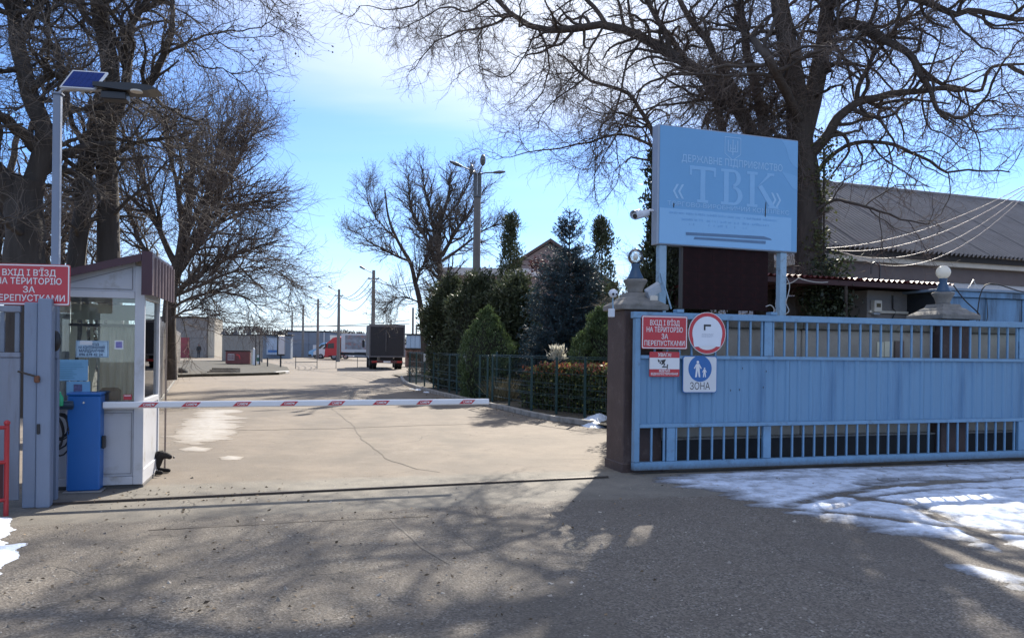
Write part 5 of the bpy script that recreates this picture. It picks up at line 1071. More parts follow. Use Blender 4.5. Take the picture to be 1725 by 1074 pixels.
cone = lambda z: np.clip((1.0-z)/.45, 0, 1)**.7*np.clip(.8+z*.9, 0, 1)
ovo = lambda z: np.sqrt(np.clip(1-(2*z-.95)**2*.95, 0.02, 1))
col = lambda z: np.clip(1-z, 0.01, 1)**.9
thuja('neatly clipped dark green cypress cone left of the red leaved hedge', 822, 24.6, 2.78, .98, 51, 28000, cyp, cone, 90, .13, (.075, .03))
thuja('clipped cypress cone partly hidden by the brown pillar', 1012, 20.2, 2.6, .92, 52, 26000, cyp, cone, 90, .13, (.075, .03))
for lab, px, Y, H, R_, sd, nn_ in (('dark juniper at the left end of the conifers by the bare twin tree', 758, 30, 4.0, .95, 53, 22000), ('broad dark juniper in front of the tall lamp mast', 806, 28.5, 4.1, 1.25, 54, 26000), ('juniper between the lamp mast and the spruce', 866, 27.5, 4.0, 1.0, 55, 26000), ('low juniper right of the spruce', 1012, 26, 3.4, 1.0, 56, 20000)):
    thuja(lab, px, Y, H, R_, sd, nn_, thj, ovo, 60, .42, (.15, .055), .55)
thuja('slender loose topped thuja right of the lamp mast', 858, 31, 6.9, 1.35, 57, 11000, thj, col, 34, .40, (.13, .045), .8, core=False)
thuja('slender loose topped thuja right of the spruce', 1012, 27.5, 6.3, 1.2, 58, 10500, thj, col, 32, .38, (.13, .045), .8, core=False)
thuja('tall thin evergreen behind the left edge of the billboard', 1105, 15.5, 5.6, .62, 59, 17000, ivym, col, 60, .24, (.10, .035), .8, core=False)
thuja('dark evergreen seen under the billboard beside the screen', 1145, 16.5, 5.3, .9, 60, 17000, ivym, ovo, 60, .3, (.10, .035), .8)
thuja('reddish brown leafed shrub below the house gable', 905, 31, 5.0, .9, 61, 5000, pmat('russet_leaves', (.10, .045, .045), .7, 0, .2, 2, 0, island=.5, sub=.2), ovo, 30, .3, (.10, .05), .6, core=False, name='shrub')
# hedge
hg = np.random.default_rng(70)
hb = G(940, 700); Hd = thing('hedge', 'leafy evergreen hedge with red and yellow young shoots behind the green fence', 'hedge', (hb.x, hb.y, 0))
leafm = pmat('hedge_leaves', (.075, .10, .035), .35, 0, .2, 2, 0, island=.6, sub=.4); leafr = pmat('hedge_red_leaves', (.36, .11, .06), .4, 0, .3, 3, 0, island=.6, sub=.35); leafy = pmat('hedge_yellow_leaves', (.42, .38, .10), .4, 0, .2, 3, 0, island=.4, sub=.35)
A_, B_ = np.array(G(868, 690))[:2], np.array(G(1030, 708))[:2]
def hedge_pts(n, top=False):
    s = hg.uniform(0, 1, n); w_ = hg.uniform(-.45, .45, n); hh = 1.08+.16*fbm(s*9, s*0, 5, 3)-.28*np.clip(.25-s, 0, 1)*2; z = hh*(hg.uniform(0, 1, n)**.8 if not top else hg.uniform(.82, 1.08, n))
    d = (B_-A_)/np.linalg.norm(B_-A_); nn_ = np.array([-d[1], d[0]]); bul = 1-.5*np.clip(z/hh-.7, 0, 1)
    p = A_[None]+(B_-A_)[None]*s[:, None]+nn_[None]*(.55+w_*bul)[:, None]; return np.stack([p[:, 0]-hb.x, p[:, 1]-hb.y, z], 1)
V, Q = leafq(hg, hedge_pts(26000), np.full(26000, .075), np.full(26000, .05)); part('leaves', npmesh('leaves', V, Q, False), leafm, Hd, kind='stuff')
V, Q = leafq(hg, hedge_pts(2600, True), np.full(2600, .08), np.full(2600, .04)); part('red_leaves', npmesh('red_leaves', V, Q, False), leafr, Hd, kind='stuff')
V, Q = leafq(hg, np.concatenate([hedge_pts(900, True), hedge_pts(900)]), np.full(1800, .09), np.full(1800, .055)); part('yellow_leaves', npmesh('yellow_leaves', V, Q, False), leafy, Hd, kind='stuff')
S = hedge_pts(220); S[:, 2] = 0; P, R = grow(hg, S, np.tile([0, 0, 1.], (220, 1)), np.full(220, 1.0), np.full(220, .012), 5, .18); V, Q = tubes(P, R, 4); part('stems', npmesh('stems', V, Q), bark, Hd, kind='stuff')
# dry grass tuft, low russet hedge, pampas
gr = pmat('dry_grass', (.30, .25, .14), .8, 0, .2, 5, 0, island=.4, sub=.3)
def tuft(label, p, n, h, r, mat, seed, name='grass_tuft', lw=.02):
    rg = np.random.default_rng(seed); a = rg.uniform(0, 6.28, n); q = r*np.sqrt(rg.uniform(0, 1, n)); C = np.stack([q*np.cos(a), q*np.sin(a), np.zeros(n)], 1); d = np.stack([np.cos(a)*.35, np.sin(a)*.35, np.ones(n)], 1)
    V, Q = leafq(rg, C, np.full(n, h), np.full(n, lw), d, .2); t = thing(name, label, 'grass', (p[0], p[1], 0)); part('blades', npmesh('blades', V, Q, False), mat, t, kind='stuff'); return t
tuft('dry grass tuft behind the fence left of the hedge', G(848, 678), 500, .65, .3, gr, 1)
p = at(939, 600, 19.2); t = thing('ornamental_grass', 'pale feathery plume sticking up over the hedge', 'grass', (p.x, p.y, 0)); rg = np.random.default_rng(9)
V, Q = leafq(rg, np.stack([rg.normal(size=400)*.09, rg.normal(size=400)*.09, 1.32+rg.uniform(0, .32, 400)], 1), np.full(400, .12), np.full(400, .03), np.tile([0, 0, 1.], (400, 1)), .5); part('plume', npmesh('plume', V, Q, False), pmat('plume', (.5, .48, .4), .8, 0, .1, 3, 0, sub=.4), t, kind='stuff'); part('stalk', MB().tube([(0, 0, 0), (0, 0, 1.5)], .012, 5), gr, t)
# ------------------------------------------------------------------ garden bed, kerb, green fence
soil = pmat('soil_litter', (.060, .048, .034), .95, 0, .35, 3, .9, 18, dirt=((.14, .115, .06), .5, 5)); kerbm = pmat('kerb_concrete', (.30, .28, .25), .85, 0, .2, 6, .4, 40, dirt=((.14, .13, .11), .4, 4))
KP = [G(*p) for p in ((676, 636), (683, 646), (712, 657), (765, 671), (822, 684), (850, 690), (890, 700), (950, 711), (1024, 722))]
KP = smooth_path(KP, 8)
poly = [(p.x, p.y) for p in KP]+[tuple(from_gate(-.1, .35)[:2]), tuple(from_gate(14, .35)[:2]), (26, 22), (26, 70), (-2, 70), (-7.0, 45)]
mb = MB(); mb.add([(x, y, .07) for x, y in poly], [tuple(range(len(poly)))]); struct('garden_bed', mb, soil, 'dark planted ground behind the kerb and the gate wall')
ks = thing('kerb', 'curved line of pale concrete kerb stones along the green fence', 'kerb', tuple(KP[0])); acc = 0; last = KP[0]; d_ = [0]
for a, b in zip(KP[:-1], KP[1:]): d_.append(d_[-1]+(b-a).length)
def kpos(s):
    s = max(0, min(s, d_[-1]-1e-6))
    for i in range(len(KP)-1):
        if d_[i+1] >= s: return KP[i].lerp(KP[i+1], (s-d_[i])/(d_[i+1]-d_[i]))
stone = None; s = 0; L = .98; r_ = random.Random(3)
while s+L < d_[-1]:
    a, b = kpos(s), kpos(s+L); an = math.atan2((b-a).y, (b-a).x)
    if stone is None: stone = part('kerb_stone', MB().bbox(.006, (b-a).length-.006, -.07, .07, 0, .12, .012), kerbm, ks); o = stone
    else: o = inst(stone, ks)
    o.location = a-KP[0]+Vector((0, 0, r_.uniform(-.008, .006))); o.rotation_euler = (0, 0, an); s += L
gst = pmat('green_steel', (.018, .055, .055), .4, .2, .1, 6, 0)
def fence(label, pts, posts_px, h, seed, whites=()):
    pts = [Vector(p) for p in pts]; t = thing('mesh_fence', label, 'fence', tuple(pts[0])); o = pts[0]
    def hit(px):   # point of the ground line that this post stands on
        best = None
        for a, b in zip(pts[:-1], pts[1:]):
            for k in range(101):
                q = a.lerp(b, k/100); dd = M3.inverted() @ (q-EYEP); x = CX+F*dd.x/-dd.z
                if best is None or abs(x-px) < best[0]: best = (abs(x-px), q)
        return best[1]
    pp = [hit(px) for px in posts_px]; p0 = None
    for q, px in zip(pp, posts_px):
        if p0 is None: p0 = part('post', MB().bbox(-.03, .03, -.02, .02, 0, h+.05, .004), gst, t); c = p0
        else: c = inst(p0, t)
        c.location = q-o
        if px in whites: part('white_marker', MB().bbox(q.x-o.x-.045, q.x-o.x+.045, q.y-o.y-.045, q.y-o.y-.028, h-.30, h+.02, .004), MATS['sign_white'], t)
    for a, b in zip(pts[:-1], pts[1:]):
        a = a-o; b = b-o; dv_ = (b-a)
        for z in (h, h-.045, .96*h/1.36, .72*h/1.36, .46*h/1.36, .42*h/1.36, .20*h/1.36, .62*h/1.36):
            part('wire', MB().tube([(a.x, a.y, z+.06), (b.x, b.y, z+.06)], .0065 if z < h-.1 else .009, 4), gst, t)
        n = int(dv_.length/.11); mb = MB()
        for k in range(n): q = a+dv_*(k/n); mb.tube([(q.x, q.y, .08), (q.x, q.y, h+.05)], .0028, 3, cap=False)
        part('upright_wires', mb, gst, t, kind='stuff')
    return t
fence('green wire fence section left of the barrier end with two white topped posts', [G(688, 646), G(740, 660), G(824, 680)], (690, 701, 715, 730, 738, 757, 769, 782, 808, 821), 1.36, 1, (715, 782))
fence('green wire fence section in front of the red leaved hedge', [G(828, 681), G(900, 697), G(1026, 713)], (829, 858, 895, 937, 985), 1.38, 2)
fence('short green wire fence return behind the barrier end', [G(826, 680), at(880, 630, 27)*1], (836, 858), 1.36, 3).location.z = 0
rg = np.random.default_rng(81); lh = G(705, 636); t = thing('low_hedge', 'low clipped brown winter hedge at the left end of the conifers', 'hedge', (lh.x, lh.y, 0)); n = 6000
V, Q = leafq(rg, np.stack([rg.uniform(-.6, 1.5, n), rg.uniform(-.4, .6, n), 1.15+.16*rg.normal(size=n)*.5+.1], 1), np.full(n, .07), np.full(n, .035)); V2, Q2 = leafq(rg, np.stack([rg.uniform(-.6, 1.5, n), rg.uniform(-.4, .6, n), rg.uniform(0, 1.2, n)], 1), np.full(n, .07), np.full(n, .035)); V, Q = merge([(V, Q), (V2, Q2)]); part('leaves', npmesh('leaves', V, Q, False), pmat('brown_leaves', (.12, .075, .05), .8, 0, .2, 3, 0, island=.4, sub=.2), t, kind='stuff'); part('stems', MB().tube([(.4, 0, 0), (.4, 0, 1)], .03, 5), bark, t)
# ------------------------------------------------------------------ right building
RA = rad(19.4); RO = Vector((8.1, 20.0, 0))-Vector((math.cos(RA), math.sin(RA), 0))*3.2
rb = thing('long_building', 'long low building with a grey corrugated roof behind the gate', 'building', RO, RA); RM = WM[rb.name]
wallw = pmat('pale_wall', (.58, .58, .60), .85, 0, .08, 1.5, .2, 20, dirt=((.3, .29, .28), .3, 2)); cream = pmat('cream_cornice', (.60, .54, .46), .8, 0, .1, 3, .2, 20); bband = pmat('brown_band', (.15, .12, .115), .8, 0, .12, 3, .2, 20)
RL = 19; zc_ = 4.33
part('wall', MB().box(3.35, RL, .0, 8, 0, 3.60), wallw, rb); part('band', MB().box(3.3, RL, -.04, 8, 3.602, 4.0), bband, rb); part('cornice', MB().bbox(3.2, RL, -.22, 8, 4.003, 4.27, .01), cream, rb)
part('gable_wall', MB().prism([(-.3, 4.272), (8.0, 4.272), (3.85, 7.0)], 3.3, 3.45, axis='x'), wallw, rb)
slate = pmat('corrugated_roofing', (.20, .19, .19), .6, .1, .25, 1.2, .2, 25, dirt=((.12, .11, .10), .4, 2.5), streak=False)
sl_len = math.hypot(4.35, 2.72); sang = math.atan2(2.72, 4.35); rows = 3; shl = sl_len/rows+.06
def corr(wid, ln, lam, amp, n=6, th=.004):
    k = int(wid/lam*n); xs = [wid*i/k for i in range(k+1)]; vs = []
    for y in (0, ln): vs += [(x, y, amp*math.cos(2*math.pi*x/lam)) for x in xs]
    mb = MB(); m = k+1; mb.add(vs, [(i, i+1, m+i+1, m+i) for i in range(k)], True); mb.add([(x, y, z-th) for x, y, z in vs], [(i, m+i, m+i+1, i+1) for i in range(k)], True); return mb
sh0 = part('roof_sheet', corr(1.1, shl, .157, .048, 8), slate, rb); first = True; r_ = random.Random(8)
for i in range(15):
    for j in range(rows):
        o = sh0 if first else inst(sh0, rb); first = False
        s_ = j*sl_len/rows; o.location = (2.9+i*1.1, -.42+s_*math.cos(sang), 4.30+s_*math.sin(sang)+.012*(1 if j == 0 else 0)+.008*(i % 2)+j*.006); o.rotation_euler = (sang+.004+r_.uniform(-.002, .002), 0, r_.uniform(-.002, .002))
sh1 = part('roof_sheet', corr(RL-2.9, sl_len, .11, .02, 3), slate, rb); sh1.location = (2.9, 3.85+4.35, 4.3); sh1.rotation_euler = (sang, 0, 0); sh1.location = (RL, 8.25, 4.30); sh1.rotation_euler = (sang, 0, math.pi)
part('ridge_cap', MB().tube([(2.85, 3.93, 7.06), (RL, 3.93, 7.06)], .09, 8), slate, rb)
part('eave_board', MB().box(2.9, RL, -.30, -.27, 4.14, 4.29), pmat('dark_board', (.03, .026, .025), .8), rb)
# awning
AO = at(1278, 462, 12.9); AA = rad(21); aw = thing('corrugated_awning', 'maroon corrugated awning on dark beams above the wall', 'awning', (AO.x, AO.y, 0), AA); AM = WM[aw.name]
def PA_(px, py, yl=0.0): return plane_hit(AM, px, py, yl)
za = PA_(1450, 470).z; xr_ = PA_(1606, 482).x; maw = pmat('awning_sheet', (.17, .045, .045), .5, .1, .2, 4, .2, 20, dirt=((.08, .03, .03), .4, 4)); mbm = pmat('maroon_beam', (.045, .016, .018), .7)
n = max(1, round((xr_)/1.0)); wd = xr_/n; s0 = part('roof_sheet', corr(wd+.02, 2.9, .128, .022, 8), maw, aw)
for i in range(n):
    o = s0 if i == 0 else inst(s0, aw); o.location = (i*wd, 0, za+.003*(i % 2)); o.rotation_euler = (rad(-1.0), 0, 0)
part('front_beam', MB().bbox(-.1, xr_-.3, .03, .11, za-.13, za-.035, .006), mbm, aw)
part('rear_beam', MB().bbox(-.1, xr_-1.6, 2.6, 2.7, za-.20, za-.09, .006), mbm, aw)
for i in range(7): xx = .1+i*(xr_-.6)/6; part('rafter', MB().bbox(xx-.03, xx+.03, .12, 2.58, za-.12, za-.06, .005), mbm, aw)
for xx in (.1, xr_*.45): part('post', MB().bbox(xx-.04, xx+.04, 2.55, 2.63, 0, za-.21, .005), mbm, aw)
# grey outbuilding
w0 = PA_(1461, 510, .45); w1 = PA_(1612, 510, .45); ob = thing('outbuilding', 'small grey rendered outbuilding under the right end of the awning', 'building', AM @ Vector((w0.x, .45, 0)), AA)
gw = pmat('grey_render', (.20, .185, .175), .9, 0, .12, 2, .3, 20, dirt=((.12, .11, .10), .4, 2)); W = w1.x-w0.x
part('wall', MB().bbox(0, W, 0, 2.5, 0, za-.135, .01), gw, ob); part('ledge', MB().box(.02, W*.5, -.04, -.002, PA_(1475, 527, .45).z, PA_(1475, 523, .45).z), MATS['cream_plastic'], ob)
part('pipe', MB().tube([(W*.26, -.03, 2.7), (W*.26, -.03, 2.45), (W*.29, -.03, 2.4), (W*.24, -.03, 2.2), (W*.24, -.03, 2.0)], .012, 6), black, ob); part('wall_strip', MB().box(W*.36, W*.95, -.012, -.002, 2.08, 2.10), black, ob)
m0 = PA_(1469, 527, .41); m1 = PA_(1482, 506, .41); t = thing('meter_box', 'white electricity meter box on the grey outbuilding wall', 'meter', AM @ Vector((m0.x, .45, m0.z)), AA); W2 = m1.x-m0.x; H_ = m1.z-m0.z
part('case', MB().bbox(0, W2, -.10, -.002, .02, H_, .008), MATS['cream_plastic'], t); part('window', MB().box(W2*.25, W2*.8, -.104, -.101, H_*.45, H_*.75), pmat('meter_window', (.12, .10, .06), .2), t); part('base', MB().box(W2*.1, W2*.9, -.07, -.003, -.03, .018), MATS['grey_alu'], t)
# hooked pipe and wire frame
p0 = PA_(1482, 470, 1.0); solo('hooked_pipe', MB().tube([(0, 0, 0), (0, 0, .38)]+[(-.11+.11*math.cos(a), 0, .38+.11*math.sin(a)) for a in np.linspace(.2, math.pi, 9)]+[(-.22, 0, .25)], .018, 8), black, 'black hook shaped vent pipe rising through the awning', 'pipe', AM @ Vector((p0.x, 1.0, za-.02)), AA)
# blue metal shed
bo = PG(1597, 500, 1.9); sh = thing('metal_shed', 'dirty blue sheet metal shed behind the wall at the right edge', 'shed', from_gate(bo.x, 1.9), GA); SHM = WM[sh.name]
z0_ = plane_hit(SHM, 1640, 487).z; shm = pmat('shed_blue', (.14, .28, .46), .55, .1, .2, 3, .3, 20, dirt=((.035, .045, .06), .55, 2.2), streak=True)
pn_ = part('sheet', MB().bbox(.006, .84, 0, .02, 1.2, z0_-.16, .006), shm, sh)
for i in range(1, 7): inst(pn_, sh, (i*.85, .004*(i % 2), 0))
part('body', MB().box(.02, 5.9, .03, 3, 0, z0_-.05), MATS['dark_plinth'], sh); part('top_rail', MB().bbox(-.05, 5.95, -.05, .03, z0_-.155, z0_-.05, .006), shm, sh); part('roof', MB().bbox(-.1, 6.0, -.09, 3.1, z0_-.048, z0_, .006), pmat('shed_roof', (.20, .27, .36), .5, .2, .2, 4, .2, 15), sh)
part('cross_rail', MB().bbox(1.5, 5.9, -.04, -.003, 2.12, 2.17, .004), shm, sh)
for x_ in (.85, 1.9, 3.3): part('strap', MB().tube([(x_, -.02, z0_-.16), (x_+.02, -.025, 2.3), (x_-.03, -.02, 2.05)], .008, 5), black, sh)
q = plane_hit(SHM, 1640, 466, .5); solo('wire_frame', MB().tube([(-.16, 0, 0), (0, 0, .23), (.13, 0, 0)], .009, 5), MATS['galv'], 'small bent wire frame standing on the blue shed roof', 'frame', SHM @ Vector((q.x, .5, z0_)), GA)
solo('loose_cable', MB().tube(smooth_path([at(1606, 480, 12.1), at(1625, 505, 12.0), at(1650, 530, 12.0), at(1645, 545, 12.1), at(1660, 480, 12.2), at(1725, 492, 12.2)]), .010, 5), rub, 'black cable looping over the blue metal shed', 'cable')
# service cables across the roof
for i, (sx, sy, ex_, ey, sag, lab) in enumerate(((1390, 418, 1735, 308, .28, 'uppermost pale service cable sagging in front of the corrugated roof'), (1400, 421, 1735, 312, .42, 'second pale service cable close below the uppermost one'), (1415, 424, 1735, 316, .62, 'third service cable hanging lower over the roof'), (1425, 425, 1735, 320, .80, 'lowest hanging service cable over the roof'))):
    a = at(sx, sy, 18.8); b = at(ex_, ey, 15); cable('service_cable', lab, 'cable', [a, b], .009 if i < 2 else .007, pmat('pale_cable_sheath', (.42, .36, .34), .5), sag=sag, group='service cables over the roof', n=22)
cable('service_cable', 'dark branch like cable from the ivy clad trunk across the awning', 'cable', [at(1322, 478, 12.6), at(1345, 468, 12.5), at(1395, 475, 12.3)], .008, MATS['pale_cable'], sag=.03)
# ------------------------------------------------------------------ house
hb_ = at(925, 590, 46); hs = thing('gabled_house', 'house with a tall pinkish gable behind the spruce', 'house', (hb_.x, 46, 0), rad(4)); pk = pmat('pink_gable', (.34, .26, .24), .85, 0, .12, 2, .2, 10); rf = pmat('house_roof', (.10, .065, .055), .7, 0, .2, 3, .3, 10)
part('wall', MB().prism([(-3.5, 0), (3.5, 0), (3.5, 5.7), (0, 8.0), (-3.5, 5.7)], .4, 8), pk, hs)
for s_ in (-1, 1): part('roof', MB().hexa([(0, -.1, 8.05), (s_*4.0, -.1, 5.42), (s_*4.0, 8.3, 5.42), (0, 8.3, 8.05), (0, -.1, 8.23), (s_*4.0, -.1, 5.58), (s_*4.0, 8.3, 5.58), (0, 8.3, 8.23)]), rf, hs)
wn = part('window', MB().bbox(-.5, .5, .33, .39, 5.6, 6.6, .02), pmat('window_frame_white', (.6, .6, .6), .5), hs); part('pane', MB().box(-.42, .42, .31, .325, 5.68, 6.52), pmat('dark_pane', (.03, .035, .04), .1), wn)
for k in range(5): part('lath', MB().box(-2.6+k*.2, 2.6-k*.2, .36, .395, 5.75+k*.3, 5.78+k*.3), rf, hs)
fb_ = at(835, 590, 44); t = thing('flat_roofed_house', 'low flat roofed building with a white fascia behind the lamp mast', 'building', (fb_.x, 44, 0), rad(4)); zt_ = at(835, 452, 44).z
part('wall', MB().box(-3, 3, 0, 5, 0, zt_-.45), pk, t); part('fascia', MB().bbox(-3.2, 3.2, -.2, 5.2, zt_-.447, zt_, .02), pmat('white_fascia', (.6, .6, .62), .6), t)
for i_ in range(3): cable('overhead_cable', ['upper','middle','lower'][i_]+' dark cable running from the lamp mast down to the house gable', 'cable', [at(803, 385+i_*14, 33), at(950, 455+i_*12, 46)], .014, rub, sag=.25, group='cables from the mast to the house')
# ------------------------------------------------------------------ lamp mast
polem = pmat('pole_concrete', (.16, .155, .15), .9, 0, .2, 3, .4, 15)
lpx = at(801, 588, 33); mz = at(801, 290, 33).z; lm = thing('lamp_mast', 'thick concrete mast carrying four street lamp arms at its top', 'street lamp', (lpx.x, 33, 0)); mpx = 33/1300
part('mast', MB().tube([(0, 0, 0), (0, 0, mz-.1)], [.19, .145], 10), polem, lm); part('collar', MB().bbox(-.17, .17, -.17, .17, mz-1.1, mz-.05, .02), pmat('grey_steel', (.10, .11, .12), .5, .3), lm); part('bracket', MB().box(-.015, .015, -.19, -.172, mz-1.0, mz+.1), MATS['galv'], lm)
gs = MATS['grey_steel']
for (dx, dz, dy, r_) in ((-46, 12, -.4, 0), (46, 3, .4, 0)):
    ex_ = dx*mpx; ez_ = dz*mpx; part('arm', MB().tube([(0, 0, mz-.1), (ex_*.3, dy*.3, mz+ez_*.35-.02), (ex_*.62, dy*.6, mz+ez_*.66)], .03, 6), gs, lm); a = (ex_*.58, dy*.6, mz+ez_*.62); b = (ex_, dy, mz+ez_+.05); part('lamp_head', MB().tube([a, ((a[0]+b[0])/2, (a[1]+b[1])/2, (a[2]+b[2])/2), b], [.05, .08, .04], 8), gs, lm)
for (dx, dz, dy, s_) in ((11, 6, 1.4, 1), (-8, -5, 1.0, .8)):
    ex_ = dx*mpx; ez_ = dz*mpx; part('arm', MB().tube([(0, 0, mz-.2), (ex_*.6, -dy*.4, mz+ez_*.2), (ex_, -dy, mz+ez_-.15)], .025, 6), gs, lm); part('lamp_head', MB().sphere((ex_, -dy-.1, mz+ez_), .16*s_, 12, (.75, 1.3, 1.5)), gs, lm)
# ------------------------------------------------------------------ yard poles + wires
POL = [(628, 455, 64), (570, 487, 85), (535, 503, 101), (510, 513, 115), (491.5, 526, 141)]; tops = []
words = ['nearest and tallest', 'second nearest', 'middle', 'second farthest', 'farthest']
for k, (px, py, D) in enumerate(POL):
    b = at(px, 586, D); top = at(px, py, D).z; t = thing('utility_pole', words[k]+' concrete lamp pole in the row across the yard', 'pole', (b.x, D, 0), 0, 'row of utility poles'); part('pole', MB().tube([(0, 0, 0), (0, 0, top)], [.20, .13], 8), polem, t)
    part('arm', MB().tube([(0, 0, top-.25), (-.4, -.1, top-.1), (-.75, -.2, top+.08)], .03, 5), gs, t); part('lamp_head', MB().tube([(-.7, -.2, top+.05), (-1.1, -.3, top+.28)], [.07, .10], 6), gs, t); part('cross_arm', MB().bbox(-.45, .45, -.05, .05, top-.75, top-.65, .01), gs, t); tops.append(Vector((b.x, D, top)))
q = at(760, 430, 45); tops = [q]+tops
for j, (dx, dz, lab) in enumerate(((-.4, -.6, 'left hand overhead wire'), (0, -.62, 'middle overhead wire'), (.4, -.6, 'right hand overhead wire'), (0, -1.5, 'lowest overhead wire'))):
    P = []
    for a, b in zip(tops[:-1], tops[1:]):
        for k in range(12): t_ = k/12; p = a.lerp(b, t_)+Vector((dx, 0, dz)); p.z -= 4*(.9+.15*j)*t_*(1-t_); P.append(p)
    P.append(tops[-1]+Vector((dx, 0, dz))); solo('overhead_wire', MB().tube(P, .024, 4), rub, lab+' sagging between the yard poles', 'wire', group='wires along the yard poles')
for (px, py, D, lab) in ((695, 518, 90, 'thin pole just left of the twin tree trunk'), (701, 548, 110, 'short far pole behind the twin tree trunk'), (658, 538, 120, 'short far post above the dark truck'), (416, 556, 120, 'short far post above the grey sheet fence')):
    b = at(px, 586, D); solo('far_pole', MB().tube([(0, 0, 0), (0, 0, at(px, py, D).z)], [.16, .12], 6), polem, lab, 'pole', (b.x, D, 0))
for j, (y0_, y1_) in enumerate(((541, 545), (549, 539))): cable('overhead_wire', ['upper', 'lower'][j]+' long far wire crossing low above the yard', 'wire', [at(360, y0_, 130), at(690, y1_, 130)], .05, rub, sag=.6)
# ------------------------------------------------------------------ far buildings
panel = pmat('grey_panel', (.24, .225, .21), .9, 0, .15, .6, .2, 5, dirt=((.16, .15, .15), .4, .5))
def block(name, label, pxl, pxr, pyt, D, depth, mat, cat='building', rot=0, pw=None, rows=1, roofm=None):
    a = at(pxl, 586, D); b = at(pxr, 586, D); z = at((pxl+pxr)/2, pyt, D).z; W = b.x-a.x; t = thing(name, label, cat, (a.x, D, 0), rot); n = max(1, round(W/(pw or W)))
    part('core', MB().box(.03, W-.03, .06, depth, 0, z-.12), MATS['dark_plinth'] if False else mat, t); p0 = None
    for i in range(n):
        for j in range(rows):
            if p0 is None: p0 = part('wall_panel', MB().bbox(.03, W/n-.03, 0, .055, .03, (z-.15)/rows-.03, .01), mat, t)
            else: inst(p0, t, (i*W/n, 0, j*(z-.15)/rows))
    part('roof', MB().bbox(-.15, W+.15, -.15, depth+.1, z-.148, z, .02), roofm or MATS['dark_board'], t); return t, W, z
t, W, z = block('panel_building', 'grey concrete panel building with a red door at the left of the yard', 235, 348, 533, 100, 3.2, panel, pw=3.0, rows=2)
part('end_wall', MB().box(W+.02, W+.9, .3, 3.1, 0, z-.2), pmat('cream_wall', (.5, .45, .36), .8, 0, .1, 1), t); xx = at(300, 586, 100).x-at(235, 586, 100).x; dr_ = part('door', MB().bbox(xx, xx+1.45, -.06, -.005, 0, 2.6, .01), pmat('red_door', (.30, .06, .07), .6), t); part('handle', MB().box(xx+1.2, xx+1.25, -.09, -.065, 1.1, 1.3), black, dr_)
t, W, z = block('far_building', 'low far grey building between the panel building and the sheet fence', 357, 380, 566, 130, 8, pmat('far_grey', (.22, .24, .28), .9, 0, .1, 1), pw=3)
t, W, z = block('warehouse', 'long blue grey warehouse behind the row of poles', 484, 556, 557, 118, 12, pmat('warehouse_wall', (.17, .20, .25), .8, 0, .1, .4), pw=3.2, rows=2)
dr_ = part('door', MB().bbox(W*.60, W*.82, -.08, -.005, 0, 1.9, .01), MATS['pale_wall'], t); part('downpipe', MB().cyl((W*.86, -.08, 0), (W*.86, -.08, z-.2), .08), MATS['pale_wall'], t); part('handle', MB().box(W*.62, W*.63, -.1, -.085, .9, 1.1), black, dr_)
t, W, z = block('long_wall', 'blue grey wall with a large pale poster left of the warehouse', 438, 490, 563, 100, 1.0, pmat('wall_blue_grey', (.18, .22, .27), .85, 0, .15, .6), cat='wall', pw=2.0)
a = at(449, 597, 99.6); b = at(473, 569, 99.6); pc = solo('wall_poster', MB().box(0, b.x-a.x, -.03, 0, 0, b.z-a.z), pmat('poster_pale', (.34, .42, .52), .5, 0, .2, .8), 'large pale blue poster on the wall behind the black notice board', 'poster', (a.x, 99.6, a.z)); part('poster_band', MB().box(.2, b.x-a.x-.2, -.04, -.031, .3, .6), sblue, pc)
# sheet fence
a = at(375, 586, 76); b = at(441, 586, 76); z = at(400, 563, 76).z; t = thing('sheet_fence', 'grey corrugated sheet fence with pointed posts behind the red container', 'fence', (a.x, 76, 0)); W = b.x-a.x; n = 6
rbm = ribbed(.19*3, .1, z-.1, per=.19, dep=.03); s0 = part('sheet', rbm, pmat('sheet_zinc', (.30, .28, .25), .6, .3, .15, 2, .1), t); s0.scale.x = W/n/.57
for i in range(1, n): o = inst(s0, t, (i*W/n, .01*(i % 2), 0), scale=(W/n/.57, 1, 1))
part('top_rail', MB().box(0, W, -.05, .05, z-.1, z-.02), MATS['dark_board'], t)
for i in range(n+1): part('post', MB().box(i*W/n-.06, i*W/n+.06, .03, .12, 0, z-.1), gs, t)
for i in (0, 2, 4): part('spike', MB().prism([(i*W/n-.3, z-.02), (i*W/n+.25, z-.02), (i*W/n+.1, z+.45)], 0, .06), gs, t)
# right far container and brick wall
t, W, z = block('blue_container', 'pale blue and white container seen between the truck and the twin tree', 684, 722, 562, 82, 2.4, pmat('container_blue', (.32, .42, .52), .6, .1, .1, 1), cat='container', pw=.5)
t, W, z = block('brick_wall', 'low reddish brick wall in front of the pale blue container', 682, 730, 586, 66, .3, pmat('far_brick', (.20, .13, .12), .9, 0, .2, 2), cat='wall', pw=2.5)
t, W, z = block('far_shed', 'flat dark roofed far shed behind the red truck', 575, 640, 566, 125, 6, MATS['far_grey'], pw=3)
